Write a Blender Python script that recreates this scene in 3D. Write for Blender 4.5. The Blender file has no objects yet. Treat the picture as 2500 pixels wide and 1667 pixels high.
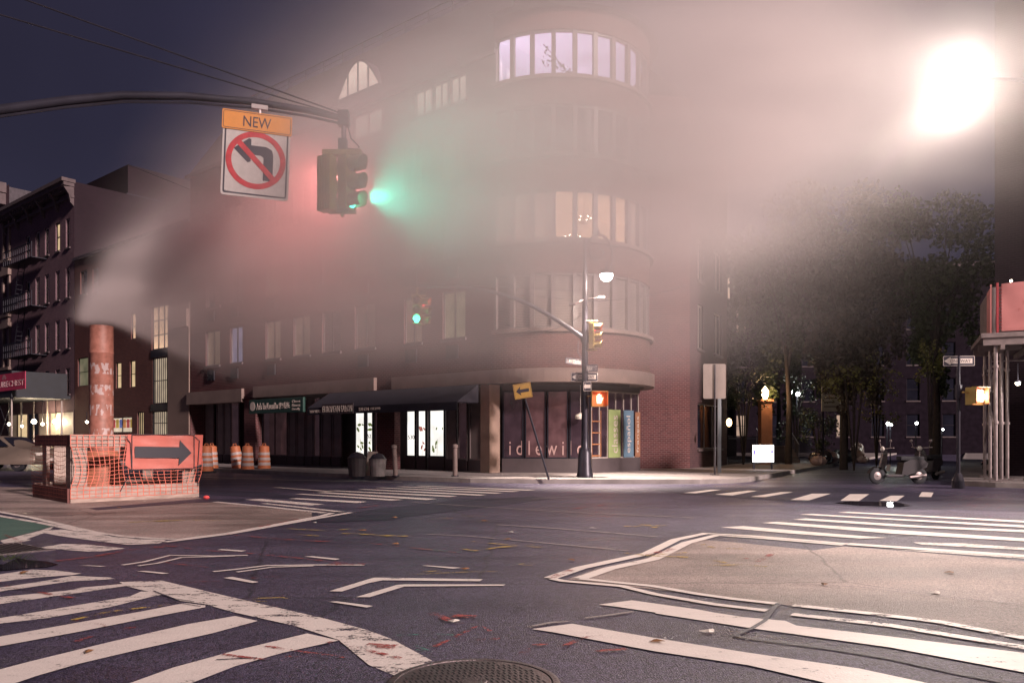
import bpy, bmesh, math, random
from mathutils import Vector, Matrix
random.seed(7)
R = math.radians
scene = bpy.context.scene
COL = scene.collection
F, CX, HY, EYE = 1944.0, 1250.0, 1075.0, 1.25     # focal length, centre, horizon (photo pixels), eye height (m)

# ------------------------------------------------------------------ camera
cam_d = bpy.data.cameras.new('camera'); cam = bpy.data.objects.new('camera', cam_d); COL.objects.link(cam)
cam.location = (0, 0, EYE); cam.rotation_euler = (R(90), 0, 0)
cam_d.sensor_width = 36; cam_d.lens = F/2500*36; cam_d.shift_y = (HY-833.5)/2500
cam_d.clip_start = .1; cam_d.clip_end = 2000
scene.camera = cam
# ------------------------------------------------------------------ world: night sky over the city
w = bpy.data.worlds.new('World'); scene.world = w; w.use_nodes = True
nt = w.node_tree; bg = nt.nodes['Background']
sky = nt.nodes.new('ShaderNodeTexSky'); sky.sky_type = 'NISHITA'; sky.sun_disc = False
sky.sun_elevation = R(23); sky.sun_rotation = R(136)
tint = nt.nodes.new('ShaderNodeMix'); tint.data_type = 'RGBA'; tint.blend_type = 'MIX'
tint.inputs[0].default_value = .99
tint.inputs[7].default_value = (.235, .203, .405, 1)          # dull violet night glow of the city
nt.links.new(sky.outputs[0], tint.inputs[6])
wn_ = nt.nodes.new('ShaderNodeTexNoise'); wn_.inputs['Scale'].default_value = 2.2; wn_.inputs['Detail'].default_value = 4     # thin uneven night cloud
wr_ = nt.nodes.new('ShaderNodeMapRange'); wr_.inputs[1].default_value = .3; wr_.inputs[2].default_value = .7; wr_.inputs[3].default_value = .8; wr_.inputs[4].default_value = 1.25
nt.links.new(wn_.outputs[0], wr_.inputs[0]); wm_ = nt.nodes.new('ShaderNodeMix'); wm_.data_type = 'RGBA'; wm_.blend_type = 'MULTIPLY'; wm_.inputs[0].default_value = 1
nt.links.new(tint.outputs[2], wm_.inputs[6]); nt.links.new(wr_.outputs[0], wm_.inputs[7]); nt.links.new(wm_.outputs[2], bg.inputs[0])
bg.inputs[1].default_value = .085
# ------------------------------------------------------------------ one warm sun added in place of unseen avenue lamps behind the camera, right
sd = bpy.data.lights.new('sun', 'SUN'); sun = bpy.data.objects.new('sun', sd); COL.objects.link(sun)
sd.energy = 5.0; sd.angle = R(4); sd.color = (1, .80, .75)
sun.rotation_euler = Vector((-.68, .70, -.42)).to_track_quat('-Z', 'Y').to_euler()
# ------------------------------------------------------------------ exposure
vs = scene.view_settings
vs.view_transform = 'Standard'; vs.look = 'None'; vs.gamma = 1; vs.exposure = .24
scene.render.film_transparent = False
cy = scene.cycles
cy.use_denoising = True
cy.max_bounces = 6; cy.diffuse_bounces = 2; cy.glossy_bounces = 2; cy.transmission_bounces = 3
cy.volume_bounces = 2; cy.transparent_max_bounces = 16
cy.volume_step_rate = 1.0; cy.volume_max_steps = 96
cy.sample_clamp_indirect = 4; cy.caustics_reflective = False; cy.caustics_refractive = False

# ------------------------------------------------------------------ helpers: projection
def at(px, d, py=None, z=None):
    """world point at depth d on the ray of photo pixel px (height from py or z)"""
    if z is None: z = EYE + (HY-py)/F*d
    return Vector(((px-CX)/F*d, d, z))
def gnd(px, py):
    d = EYE*F/(py-HY); return ((px-CX)/F*d, d)
# ------------------------------------------------------------------ helpers: materials
def nodes(m):
    m.use_nodes = True; return m.node_tree, m.node_tree.nodes, m.node_tree.links
MATS = {}
def M(name, col, rough=.6, metal=0., var=.12, vs=2.5, bump=0., bs=40., em=None, es=0., spec=.5, alpha=1., stretch=(1,1,1)):
    if name in MATS: return MATS[name]
    m = bpy.data.materials.new(name); t, n, l = nodes(m); b = n['Principled BSDF']
    b.inputs['Roughness'].default_value = rough; b.inputs['Metallic'].default_value = metal
    b.inputs['Specular IOR Level'].default_value = spec
    tc = n.new('ShaderNodeTexCoord'); mp = n.new('ShaderNodeMapping'); mp.inputs[3].default_value = stretch
    l.new(tc.outputs['Object'], mp.inputs[0])
    nz = n.new('ShaderNodeTexNoise'); nz.inputs['Scale'].default_value = vs; nz.inputs['Detail'].default_value = 5
    l.new(mp.outputs[0], nz.inputs['Vector'])
    rp = n.new('ShaderNodeValToRGB')
    rp.color_ramp.elements[0].position = .3; rp.color_ramp.elements[1].position = .7
    rp.color_ramp.elements[0].color = [max(0, c*(1-var)) for c in col[:3]]+[1]
    rp.color_ramp.elements[1].color = [min(1, c*(1+var)) for c in col[:3]]+[1]
    l.new(nz.outputs[0], rp.inputs[0]); l.new(rp.outputs[0], b.inputs['Base Color'])
    if bump:
        n2 = n.new('ShaderNodeTexNoise'); n2.inputs['Scale'].default_value = bs; n2.inputs['Detail'].default_value = 3
        l.new(mp.outputs[0], n2.inputs['Vector'])
        bm_ = n.new('ShaderNodeBump'); bm_.inputs['Strength'].default_value = bump; bm_.inputs['Distance'].default_value = .02
        l.new(n2.outputs[0], bm_.inputs['Height']); l.new(bm_.outputs[0], b.inputs['Normal'])
    if em:
        b.inputs['Emission Strength'].default_value = es
        mx = n.new('ShaderNodeMix'); mx.data_type = 'RGBA'; mx.blend_type = 'MULTIPLY'; mx.inputs[0].default_value = .8 if var > 0 else 0
        mx.inputs[6].default_value = (*em, 1); l.new(nz.outputs[0], mx.inputs[7])
        l.new(mx.outputs[2], b.inputs['Emission Color'])
    if alpha < 1: b.inputs['Alpha'].default_value = alpha
    MATS[name] = m; return m
def brick_mat(name, c1, c2, mortar, bw=.2, rh=.075, polar=None, rough=.85):
    m = bpy.data.materials.new(name); t, n, l = nodes(m); b = n['Principled BSDF']; b.inputs['Roughness'].default_value = rough; b.inputs['Specular IOR Level'].default_value = .15
    tc = n.new('ShaderNodeTexCoord'); sx = n.new('ShaderNodeSeparateXYZ'); l.new(tc.outputs['Object'], sx.inputs[0])
    cb = n.new('ShaderNodeCombineXYZ')
    if polar:
        a = n.new('ShaderNodeMath'); a.operation = 'ARCTAN2'; l.new(sx.outputs[1], a.inputs[0]); l.new(sx.outputs[0], a.inputs[1])
        a2 = n.new('ShaderNodeMath'); a2.operation = 'MULTIPLY'; a2.inputs[1].default_value = polar; l.new(a.outputs[0], a2.inputs[0])
        l.new(a2.outputs[0], cb.inputs[0])
    else:
        a = n.new('ShaderNodeMath'); a.operation = 'ADD'; l.new(sx.outputs[0], a.inputs[0]); l.new(sx.outputs[1], a.inputs[1])
        l.new(a.outputs[0], cb.inputs[0])
    l.new(sx.outputs[2], cb.inputs[1])
    br = n.new('ShaderNodeTexBrick'); l.new(cb.outputs[0], br.inputs['Vector'])
    br.inputs['Scale'].default_value = 1; br.inputs['Brick Width'].default_value = bw; br.inputs['Row Height'].default_value = rh
    br.inputs['Mortar Size'].default_value = .008; br.inputs['Mortar Smooth'].default_value = .2
    br.inputs['Color1'].default_value = (*c1, 1); br.inputs['Color2'].default_value = (*c2, 1); br.inputs['Mortar'].default_value = (*mortar, 1)
    nz = n.new('ShaderNodeTexNoise'); nz.inputs['Scale'].default_value = .6; nz.inputs['Detail'].default_value = 6
    l.new(tc.outputs['Object'], nz.inputs['Vector'])
    mr = n.new('ShaderNodeMapRange'); mr.inputs[3].default_value = .7; mr.inputs[4].default_value = 1.25; l.new(nz.outputs[0], mr.inputs[0])
    mx = n.new('ShaderNodeMix'); mx.data_type = 'RGBA'; mx.blend_type = 'MULTIPLY'; mx.inputs[0].default_value = 1
    l.new(br.outputs[0], mx.inputs[6]); l.new(mr.outputs[0], mx.inputs[7]); l.new(mx.outputs[2], b.inputs['Base Color'])
    bp = n.new('ShaderNodeBump'); bp.inputs['Strength'].default_value = .4; bp.inputs['Distance'].default_value = .01; bp.invert = True
    l.new(br.outputs[1], bp.inputs['Height']); l.new(bp.outputs[0], b.inputs['Normal'])
    MATS[name] = m; return m
# ------------------------------------------------------------------ helpers: meshes
class MB:
    def __init__(s): s.v = []; s.f = []; s.mi = []; s.cur = 0
    def add(s, vs, fs):
        o = len(s.v); s.v += [tuple(v) for v in vs]; s.f += [tuple(i+o for i in f) for f in fs]; s.mi += [s.cur]*len(fs); return s
    def quad(s, a, b, c, d): return s.add([a, b, c, d], [(0, 1, 2, 3)])
    def box(s, x0, x1, y0, y1, z0, z1):
        v = [(x, y, z) for z in (z0, z1) for y in (y0, y1) for x in (x0, x1)]
        return s.add(v, [(0, 2, 3, 1), (4, 5, 7, 6), (0, 1, 5, 4), (2, 6, 7, 3), (0, 4, 6, 2), (1, 3, 7, 5)])
    def bbox(s, x0, x1, y0, y1, z0, z1, r=.01):
        """box with chamfered vertical and horizontal edges"""
        bm = bmesh.new(); bmesh.ops.create_cube(bm, size=1)
        for v in bm.verts: v.co = Vector((x0+(v.co.x+.5)*(x1-x0), y0+(v.co.y+.5)*(y1-y0), z0+(v.co.z+.5)*(z1-z0)))
        bmesh.ops.bevel(bm, geom=bm.edges[:], offset=r, segments=2, affect='EDGES', profile=.7)
        bm.verts.index_update(); s.add([v.co for v in bm.verts], [[v.index for v in f.verts] for f in bm.faces]); bm.free(); return s
    def tube(s, pts, r, n=8, cap=True):
        pts = [Vector(p) for p in pts]; rs = r if isinstance(r, (list, tuple)) else [r]*len(pts)
        vs = []; up = None
        for i, p in enumerate(pts):
            t = (pts[min(i+1, len(pts)-1)]-pts[max(i-1, 0)]).normalized()
            if up is None or abs(up.dot(t)) > .98: up = Vector((0, 0, 1)) if abs(t.z) < .9 else Vector((0, 1, 0))
            a = up.cross(t).normalized(); b = t.cross(a); up = b
            for k in range(n):
                g = 2*math.pi*k/n; vs.append(p+(a*math.cos(g)+b*math.sin(g))*rs[i])
        fs = [(i*n+k, i*n+(k+1) % n, (i+1)*n+(k+1) % n, (i+1)*n+k) for i in range(len(pts)-1) for k in range(n)]
        if cap: fs += [tuple(range(n-1, -1, -1)), tuple((len(pts)-1)*n+k for k in range(n))]
        return s.add(vs, fs)
    def lathe(s, prof, n=20, c=(0, 0, 0), cap=False):
        vs = [(c[0]+r*math.cos(2*math.pi*k/n), c[1]+r*math.sin(2*math.pi*k/n), c[2]+z) for r, z in prof for k in range(n)]
        fs = [(i*n+k, i*n+(k+1) % n, (i+1)*n+(k+1) % n, (i+1)*n+k) for i in range(len(prof)-1) for k in range(n)]
        if cap: fs += [tuple(range(n-1, -1, -1)), tuple((len(prof)-1)*n+k for k in range(n))]
        return s.add(vs, fs)
    def prism(s, poly, z0, z1):
        n = len(poly); v = [(*p, z0) for p in poly]+[(*p, z1) for p in poly]
        return s.add(v, [tuple(range(n-1, -1, -1)), tuple(range(n, 2*n))]+[(i, (i+1) % n, n+(i+1) % n, n+i) for i in range(n)])
    def sphere(s, c, r, n=12, sc=(1, 1, 1)):
        pr = [(math.sin(math.pi*i/(n//2))*r, -math.cos(math.pi*i/(n//2))*r) for i in range(n//2+1)]
        o = len(s.v); s.lathe(pr, n)
        s.v[o:] = [(c[0]+x*sc[0], c[1]+y*sc[1], c[2]+z*sc[2]) for x, y, z in s.v[o:]]; return s
    def xf(s, mat, start=0):
        s.v[start:] = [tuple(mat @ Vector(v)) for v in s.v[start:]]; return s
    def build(s, name, mats, parent=None, loc=(0, 0, 0), rz=0., smooth=False, rot=None):
        me = bpy.data.meshes.new(name); me.from_pydata(s.v, [], s.f)
        if not isinstance(mats, (list, tuple)): mats = [mats]
        for m in mats: me.materials.append(m)
        for p, i in zip(me.polygons, s.mi): p.material_index = i
        bm = bmesh.new(); bm.from_mesh(me); bmesh.ops.recalc_face_normals(bm, faces=bm.faces[:])
        if smooth:
            for f in bm.faces: f.smooth = True
            for e in bm.edges:
                if len(e.link_faces) == 2 and e.calc_face_angle(0) > .7: e.smooth = False
        bm.to_mesh(me); bm.free(); me.update()
        o = bpy.data.objects.new(name, me); COL.objects.link(o)
        o.location = loc; o.rotation_euler = rot or (0, 0, rz)
        if parent: o.parent = parent
        return o
def tag(o, label=None, cat=None, group=None, kind=None):
    if label: o['label'] = label
    if cat: o['category'] = cat
    if group: o['group'] = group
    if kind: o['kind'] = kind
    return o
def empty(name, loc, label, cat, group=None, rz=0.):
    o = bpy.data.objects.new(name, None); COL.objects.link(o); o.location = loc; o.rotation_euler = (0, 0, rz)
    o.empty_display_size = .2
    return tag(o, label, cat, group)
def copy_tree(o, parent=None):
    c = o.copy(); COL.objects.link(c); c.parent = parent
    for ch in list(o.children): copy_tree(ch, c)
    return c
def text_mb(s, w=None, h=None, ext=.004, spacing=1.0, keep=False):
    """lettering as a mesh in the local x-z plane, lower left corner at 0, thickness along -y"""
    cu = bpy.data.curves.new('t', 'FONT'); cu.body = s; cu.extrude = ext; cu.space_character = spacing; cu.resolution_u = 3
    ob = bpy.data.objects.new('t', cu); COL.objects.link(ob)
    dg = bpy.context.evaluated_depsgraph_get(); me = bpy.data.meshes.new_from_object(ob.evaluated_get(dg))
    vs = [Vector((v.co.x, -v.co.z, v.co.y)) for v in me.vertices]; fs = [tuple(p.vertices) for p in me.polygons]
    bpy.data.objects.remove(ob); bpy.data.curves.remove(cu); bpy.data.meshes.remove(me)
    m = MB()
    if not vs: return m
    x0 = min(v.x for v in vs); x1 = max(v.x for v in vs); z0 = min(v.z for v in vs); z1 = max(v.z for v in vs)
    kx = w/(x1-x0) if w else None; kz = h/(z1-z0) if h else None
    kx = kx or kz; kz = kz or kx
    m.add([((v.x-x0)*kx, v.y, (v.z-z0)*kz) for v in vs], fs); return m
def poly_strip(pts, wd):
    """flat ribbon polygon round a polyline in 2-D"""
    P = [Vector(p) for p in pts]; L = []; Rr = []
    for i, p in enumerate(P):
        t = (P[min(i+1, len(P)-1)]-P[max(i-1, 0)]).normalized(); nrm = Vector((-t.y, t.x))
        L.append(p+nrm*wd/2); Rr.append(p-nrm*wd/2)
    return L, Rr
# light helper
def lamp(kind, name, loc, power, col, size=.05, parent=None, target=None, cone=None, blend=.5):
    d = bpy.data.lights.new(name, kind); d.energy = power; d.color = col; d.shadow_soft_size = size
    o = bpy.data.objects.new(name, d); COL.objects.link(o); o.location = loc
    if target is not None:
        o.rotation_euler = (Vector(target)-Vector(loc)).to_track_quat('-Z', 'Y').to_euler()
    if cone: d.spot_size = R(cone); d.spot_blend = blend
    if parent: o.parent = parent
    return o
# ================================================================== GROUND
def asphalt_mat(name, ca, cb, rough0=.42, rough1=.62, speck=.5, bump=.55):
    m = bpy.data.materials.new(name); t, n, l = nodes(m); b = n['Principled BSDF']
    tc = n.new('ShaderNodeTexCoord')
    big = n.new('ShaderNodeTexNoise'); big.inputs['Scale'].default_value = .35; big.inputs['Detail'].default_value = 7; big.inputs['Roughness'].default_value = .65
    l.new(tc.outputs['Object'], big.inputs['Vector'])
    mps = n.new('ShaderNodeMapping'); mps.inputs[3].default_value = (.25, 1.6, 1); mps.inputs[2].default_value = (0, 0, R(-8)); l.new(tc.outputs['Object'], mps.inputs[0])
    trk = n.new('ShaderNodeTexNoise'); trk.inputs['Scale'].default_value = .8; trk.inputs['Detail'].default_value = 4; l.new(mps.outputs[0], trk.inputs['Vector'])
    ad = n.new('ShaderNodeMath'); ad.operation = 'ADD'; l.new(big.outputs[0], ad.inputs[0]); l.new(trk.outputs[0], ad.inputs[1])
    rp = n.new('ShaderNodeValToRGB'); rp.color_ramp.elements[0].position = .42; rp.color_ramp.elements[1].position = .6
    rp.color_ramp.elements[0].color = (*ca, 1); rp.color_ramp.elements[1].color = (*cb, 1)
    hf = n.new('ShaderNodeMath'); hf.operation = 'MULTIPLY'; hf.inputs[1].default_value = .5; l.new(ad.outputs[0], hf.inputs[0]); l.new(hf.outputs[0], rp.inputs[0])
    vo = n.new('ShaderNodeTexVoronoi'); vo.inputs['Scale'].default_value = 72; l.new(tc.outputs['Object'], vo.inputs['Vector'])
    sp = n.new('ShaderNodeMapRange'); sp.inputs[1].default_value = 0; sp.inputs[2].default_value = 1; sp.inputs[3].default_value = 1-speck; sp.inputs[4].default_value = 1+speck*1.4
    l.new(vo.outputs['Color'], sp.inputs[0])
    mx = n.new('ShaderNodeMix'); mx.data_type = 'RGBA'; mx.blend_type = 'MULTIPLY'; mx.inputs[0].default_value = 1
    l.new(rp.outputs[0], mx.inputs[6]); l.new(sp.outputs[0], mx.inputs[7])
    # cracks
    ck = n.new('ShaderNodeTexVoronoi'); ck.feature = 'DISTANCE_TO_EDGE'; ck.inputs['Scale'].default_value = .28
    wp = n.new('ShaderNodeTexNoise'); wp.inputs['Scale'].default_value = 2.2; wp.inputs['Detail'].default_value = 6; l.new(tc.outputs['Object'], wp.inputs['Vector'])
    va = n.new('ShaderNodeMixRGB'); va.inputs[0].default_value = .12; l.new(tc.outputs['Object'], va.inputs[1]); l.new(wp.outputs['Color'], va.inputs[2]); l.new(va.outputs[0], ck.inputs['Vector'])
    cr = n.new('ShaderNodeMapRange'); cr.inputs[1].default_value = 0; cr.inputs[2].default_value = .006; cr.inputs[3].default_value = .45; cr.inputs[4].default_value = 1; l.new(ck.outputs[0], cr.inputs[0])
    m2 = n.new('ShaderNodeMix'); m2.data_type = 'RGBA'; m2.blend_type = 'MULTIPLY'; m2.inputs[0].default_value = 1
    l.new(mx.outputs[2], m2.inputs[6]); l.new(cr.outputs[0], m2.inputs[7]); l.new(m2.outputs[2], b.inputs['Base Color'])
    rr = n.new('ShaderNodeMapRange'); rr.inputs[1].default_value = .35; rr.inputs[2].default_value = .65; rr.inputs[3].default_value = rough0; rr.inputs[4].default_value = rough1
    l.new(trk.outputs[0], rr.inputs[0]); l.new(rr.outputs[0], b.inputs['Roughness'])
    nz = n.new('ShaderNodeTexNoise'); nz.inputs['Scale'].default_value = 95; nz.inputs['Detail'].default_value = 3; l.new(tc.outputs['Object'], nz.inputs['Vector'])
    bp = n.new('ShaderNodeBump'); bp.inputs['Strength'].default_value = bump; bp.inputs['Distance'].default_value = .014
    l.new(nz.outputs[0], bp.inputs['Height']); l.new(bp.outputs[0], b.inputs['Normal'])
    MATS[name] = m; return m
def paint_mat(name, col, wear=.5, rough=.5):
    m = bpy.data.materials.new(name); t, n, l = nodes(m); b = n['Principled BSDF']; b.inputs['Roughness'].default_value = rough
    tc = n.new('ShaderNodeTexCoord')
    mp = n.new('ShaderNodeMapping'); mp.inputs[3].default_value = (1, 2.2, 1); l.new(tc.outputs['Object'], mp.inputs[0])
    a = n.new('ShaderNodeTexNoise'); a.inputs['Scale'].default_value = 3.5; a.inputs['Detail'].default_value = 9; a.inputs['Roughness'].default_value = .72; l.new(mp.outputs[0], a.inputs['Vector'])
    c = n.new('ShaderNodeTexNoise'); c.inputs['Scale'].default_value = 60; c.inputs['Detail'].default_value = 3; l.new(tc.outputs['Object'], c.inputs['Vector'])
    s = n.new('ShaderNodeMath'); s.operation = 'MULTIPLY_ADD'; s.inputs[1].default_value = .35; l.new(c.outputs[0], s.inputs[0]); l.new(a.outputs[0], s.inputs[2])
    mr = n.new('ShaderNodeMapRange'); mr.inputs[1].default_value = wear-.03; mr.inputs[2].default_value = wear+.05; l.new(s.outputs[0], mr.inputs[0])
    cl = n.new('ShaderNodeMapRange'); cl.inputs[3].default_value = .72; cl.inputs[4].default_value = 1.12; l.new(a.outputs[0], cl.inputs[0])
    mx = n.new('ShaderNodeMix'); mx.data_type = 'RGBA'; mx.blend_type = 'MULTIPLY'; mx.inputs[0].default_value = 1; mx.inputs[6].default_value = (*col, 1)
    l.new(cl.outputs[0], mx.inputs[7]); l.new(mx.outputs[2], b.inputs['Base Color']); l.new(mr.outputs[0], b.inputs['Alpha'])
    bp = n.new('ShaderNodeBump'); bp.inputs['Strength'].default_value = .3; bp.inputs['Distance'].default_value = .01
    l.new(c.outputs[0], bp.inputs['Height']); l.new(bp.outputs[0], b.inputs['Normal'])
    MATS[name] = m; return m
asp = asphalt_mat('asphalt', (.033, .028, .054), (.062, .051, .086), .34, .55, speck=1.0, bump=1.0)
asp_dark_shade = asphalt_mat('asphalt_dark_and_shade', (.018, .016, .034), (.032, .028, .052), .45, .65)
beige = asphalt_mat('beige_surfacing', (.15, .113, .105), (.37, .285, .265), .38, .62, .45, .9)
green = asphalt_mat('green_surfacing', (.05, .10, .085), (.07, .135, .11), .5, .7, .3)
conc = M('concrete', (.20, .17, .17), .8, var=.25, vs=1.2, bump=.3, bs=30)
kerbm = M('kerb_stone', (.26, .23, .22), .75, var=.2, vs=3, bump=.3)
white = paint_mat('white_paint', (.74, .66, .62), .50)
wornw = paint_mat('worn_white_paint', (.72, .64, .60), .585)
yel = paint_mat('yellow_spray', (.45, .31, .07), .69, .7)
red = paint_mat('red_spray', (.30, .05, .045), .70, .7)
grnsp = paint_mat('green_spray', (.03, .22, .16), .66, .7)

g = MB(); g.quad((-260, -40, 0), (260, -40, 0), (260, 420, 0), (-260, 420, 0))
tag(g.build('ground', asp), kind='structure')

ZA, ZB, ZC, ZL = (0, 1150, 2.613), (800, 1150, 2.613), (1600, 1150, 2.613), (450, 900, 3.76)
def gp(zone, pts): return [gnd(zone[0]+x/zone[2], zone[1]+y/zone[2]) for x, y in pts]
def flat(mb, pts, z): mb.add([(x, y, z) for x, y in pts], [tuple(range(len(pts)))])
LZ = [0]
def line(mb, zone, pts, wd, z):
    LZ[0] += 1; z += (LZ[0] % 40)*.00004
    P = gp(zone, pts); Q = []
    for a, b in zip(P, P[1:]):                       # resample, so that bends stay smooth
        n_ = max(1, int(math.dist(a, b)/.5)); Q += [(a[0]+(b[0]-a[0])*i/n_, a[1]+(b[1]-a[1])*i/n_) for i in range(n_)]
    Q.append(P[-1]); L, Rr = poly_strip(Q, wd)
    for i in range(len(Q)-1):
        mb.quad((*L[i], z), (*L[i+1], z), (*Rr[i+1], z), (*Rr[i], z))
# coloured surfacings
b = MB(); flat(b, gp(ZA, [(-300, 200), (0, 262), (200, 298), (400, 345), (600, 392), (800, 420), (1000, 433), (1150, 437), (1450, 398), (2050, 288), (2150, 265), (1350, 195), (1240, 160), (700, 120), (0, 100), (-300, 100)]), .004)
tag(b.build('pavement', beige), kind='structure')
b = MB(); flat(b, gp(ZB, [(1530, 690), (1720, 625), (2000, 565), (2350, 452), (2400, 438), (2600, 455), (3100, 505), (3290, 480), (3800, 520), (5200, 640), (5600, 1200), (4442, 1062), (3600, 930), (3000, 865), (2100, 758)]), .004)
tag(b.build('pavement', beige), kind='structure')
b = MB(); flat(b, gp(ZA, [(-400, 250), (0, 290), (340, 350), (200, 390), (0, 440), (-500, 560)]), .005)
tag(b.build('road', green), kind='structure')
# dark asphalt: shade painted over the side street mouth, then real trench patches
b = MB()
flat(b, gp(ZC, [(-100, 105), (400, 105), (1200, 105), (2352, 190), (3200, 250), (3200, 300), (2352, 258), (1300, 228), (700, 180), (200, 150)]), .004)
flat(b, gp(ZB, [(-100, 262), (150, 262), (620, 205), (1300, 160), (1420, 175), (900, 245), (500, 290), (420, 310), (-100, 330)]), .0045)
flat(b, gp(ZA, [(560, 238), (1260, 178), (1560, 175), (1560, 190), (1200, 205), (620, 250)]), .0065)
flat(b, gp(ZL, [(100, 1110), (700, 1130), (1100, 1180), (900, 1190), (100, 1150)]), .0045)
tag(b.build('road', asp_dark_shade), kind='structure')
# white markings
zw = .009
mw, mo = MB(), MB()
POLYS = [
 (ZA, [(0,1270),(190,1220),(700,1095),(1200,980),(1500,928),(1645,960),(1350,1040),(900,1140),(500,1235),(240,1310),(120,1351),(-200,1450),(-500,1400)]),
 (ZA, [(700,1400),(850,1351),(1100,1260),(1500,1150),(1960,1040),(2160,1085),(1800,1165),(1500,1250),(1240,1351),(1100,1400)]),
 (ZA, [(0,1060),(500,970),(900,900),(1180,845),(1310,860),(1310,872),(1000,930),(500,1030),(0,1122),(-400,1210),(-400,1130)]),
 (ZB, [(1730,855),(1940,828),(2352,885),(2352+290,940),(2352,945),(1850,870)]),
 (ZC, [(200,880),(560,935),(830,960),(900,990),(1500,1060),(2352,1165),(3000,1250),(3000,1400),(2352,1290),(1500,1130),(600,1005),(0,912),(0,855)]),
 (ZC, [(-787,1012),(-532,978),(0,1070),(600,1165),(1300,1265),(1700,1351),(2000,1420),(1300,1420),(1060,1351),(600,1245),(0,1155),(-640,1035)]),
 (ZC, [(420,360),(560,352),(1000,390),(1480,428),(1300,432),(800,395)]),
 (ZC, [(680,332),(770,325),(1200,355),(2352,430),(3200,490),(3200,515),(2352,450),(1500,400),(900,350)]),
 (ZC, [(880,310),(960,303),(1700,350),(2352,378),(3200,420),(3200,436),(2352,392),(1600,358)]),
 (ZC, [(920,278),(1000,274),(1400,298),(2352,348),(3200,390),(3200,402),(2352,362),(1500,312)]),
 (ZC, [(1165,265),(1230,261),(2352,318),(3200,362),(3200,372),(2352,330)]),
 (ZB, [(10,770),(270,690),(300,683),(345,683),(990,693),(970,706),(350,700),(260,718),(90,772)]),
 (ZB, [(180,808),(440,730),(490,726),(1135,727),(1120,735),(490,740),(270,808)]),
 (ZB, [(600,606),(640,605),(850,620),(800,626)]), (ZB, [(10,838),(60,835),(290,865),(250,875)]),
 (ZA, [(1385,505),(1415,500),(1570,510),(1540,517)]), (ZA, [(1940,548),(1990,545),(2170,563),(2140,570)]),
 (ZA, [(510,605),(570,605),(680,610),(640,613)]), (ZA, [(870,642),(930,640),(1080,655),(1040,660)]), (ZA, [(1425,685),(1480,678),(1650,712),(1610,718)]),
 (ZL, [(805,1090),(870,1090),(1360,1127),(1310,1130)]), (ZL, [(1010,1152),(1080,1150),(2015,1205),(1900,1212)]),
 (ZL, [(955,1195),(1040,1190),(1680,1222),(1590,1235)]), (ZL, [(1210,1140),(1300,1135),(2320,1197),(2220,1207)]),
 (ZB, [(0,127),(60,125),(830,160),(780,166)]), (ZB, [(190,118),(240,116),(1015,152),(970,158)]), (ZB, [(300,107),(350,106),(1120,140),(1070,145)]),
 (ZB, [(430,100),(480,99),(1230,130),(1180,134)]), (ZB, [(560,95),(600,94),(1330,122),(1280,125)]),
 (ZC, [(180,140),(350,120),(420,120),(260,143)]), (ZC, [(380,150),(590,125),(650,127),(490,157)]), (ZC, [(605,165),(800,135),(880,135),(700,167)]),
 (ZC, [(860,185),(1000,145),(1120,145),(980,188)]), (ZC, [(1180,190),(1240,148),(1365,148),(1300,192)]), (ZC, [(1430,190),(1500,158),(1590,158),(1540,193)]), (ZC, [(1680,165),(1700,135),(1775,138),(1760,167)])]
for i, (zone, pts) in enumerate(POLYS): flat(mw, gp(zone, pts), zw-.0015+i*.0001)
POLYO = [
 (ZA, [(-400,1010),(0,940),(300,890),(830,800),(900,770),(1020,770),(1040,790),(980,800),(700,870),(300,940),(0,975),(-400,1050)]),
 (ZA, [(-400,860),(0,805),(420,765),(520,745),(850,715),(1040,700),(1080,720),(800,735),(460,785),(0,850),(-400,905)]),
 (ZA, [(-300,780),(0,745),(300,700),(460,670),(700,680),(740,690),(450,705),(0,770),(-300,805)]),
 (ZA, [(-200,680),(0,660),(200,630),(350,635),(520,655),(460,665),(240,680),(0,708),(-200,730)]),
 (ZA, [(760,710),(1030,700),(1200,740),(1450,800),(2060,940),(2190,975),(2352,1020),(2500,1075),(2900,1290),(2950,1322),(2650,1362),(2352,1240),(2160,1080),(1880,990),(1500,905),(1300,850),(1150,830),(1040,790),(900,760),(820,740)]),
 (ZA, [(230,385),(400,372),(560,400),(760,428),(1060,440),(1020,462),(820,472),(600,445),(380,415)]),
 (ZA, [(250,490),(400,465),(560,470),(800,495),(640,515),(560,515)]),
 (ZA, [(0,445),(240,385),(350,350),(300,390),(170,435),(200,440),(40,475)]),
 (ZL, [(560,1203),(700,1195),(1290,1245),(1160,1256)]),
 (ZC, [(1640,455),(1970,462),(2352,490),(3000,540),(3000,560),(2352,505),(1700,470)]),
 (ZC, [(1500,500),(2352,540),(3000,590),(3000,612),(2352,560),(1700,515)]),
]
for i, (zone, pts) in enumerate(POLYO): flat(mo, gp(zone, pts), zw-.0035+i*.00015)
line(mo, ZA, [(-300,195),(0,262),(200,298),(400,345),(600,392),(800,420),(1000,433),(1150,437)], .11, zw)
line(mw, ZA, [(1150,437),(1450,400),(2050,288),(2120,268)], .11, zw)
line(mo, ZA, [(-300,220),(0,288),(250,330),(470,375),(700,425),(870,440)], .11, zw)
line(mw, ZA, [(1050,455),(1250,430),(1450,405),(2240,265)], .12, zw+.001)
line(mo, ZA, [(1370,197),(1700,228),(2070,268)], .14, zw); line(mo, ZA, [(1680,207),(1900,230),(2180,262)], .14, zw)
line(mw, ZC, [(-673,688),(-473,620),(-53,530),(130,440),(320,400),(600,415),(1000,447),(1230,468)], .13, zw+.001)
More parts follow.
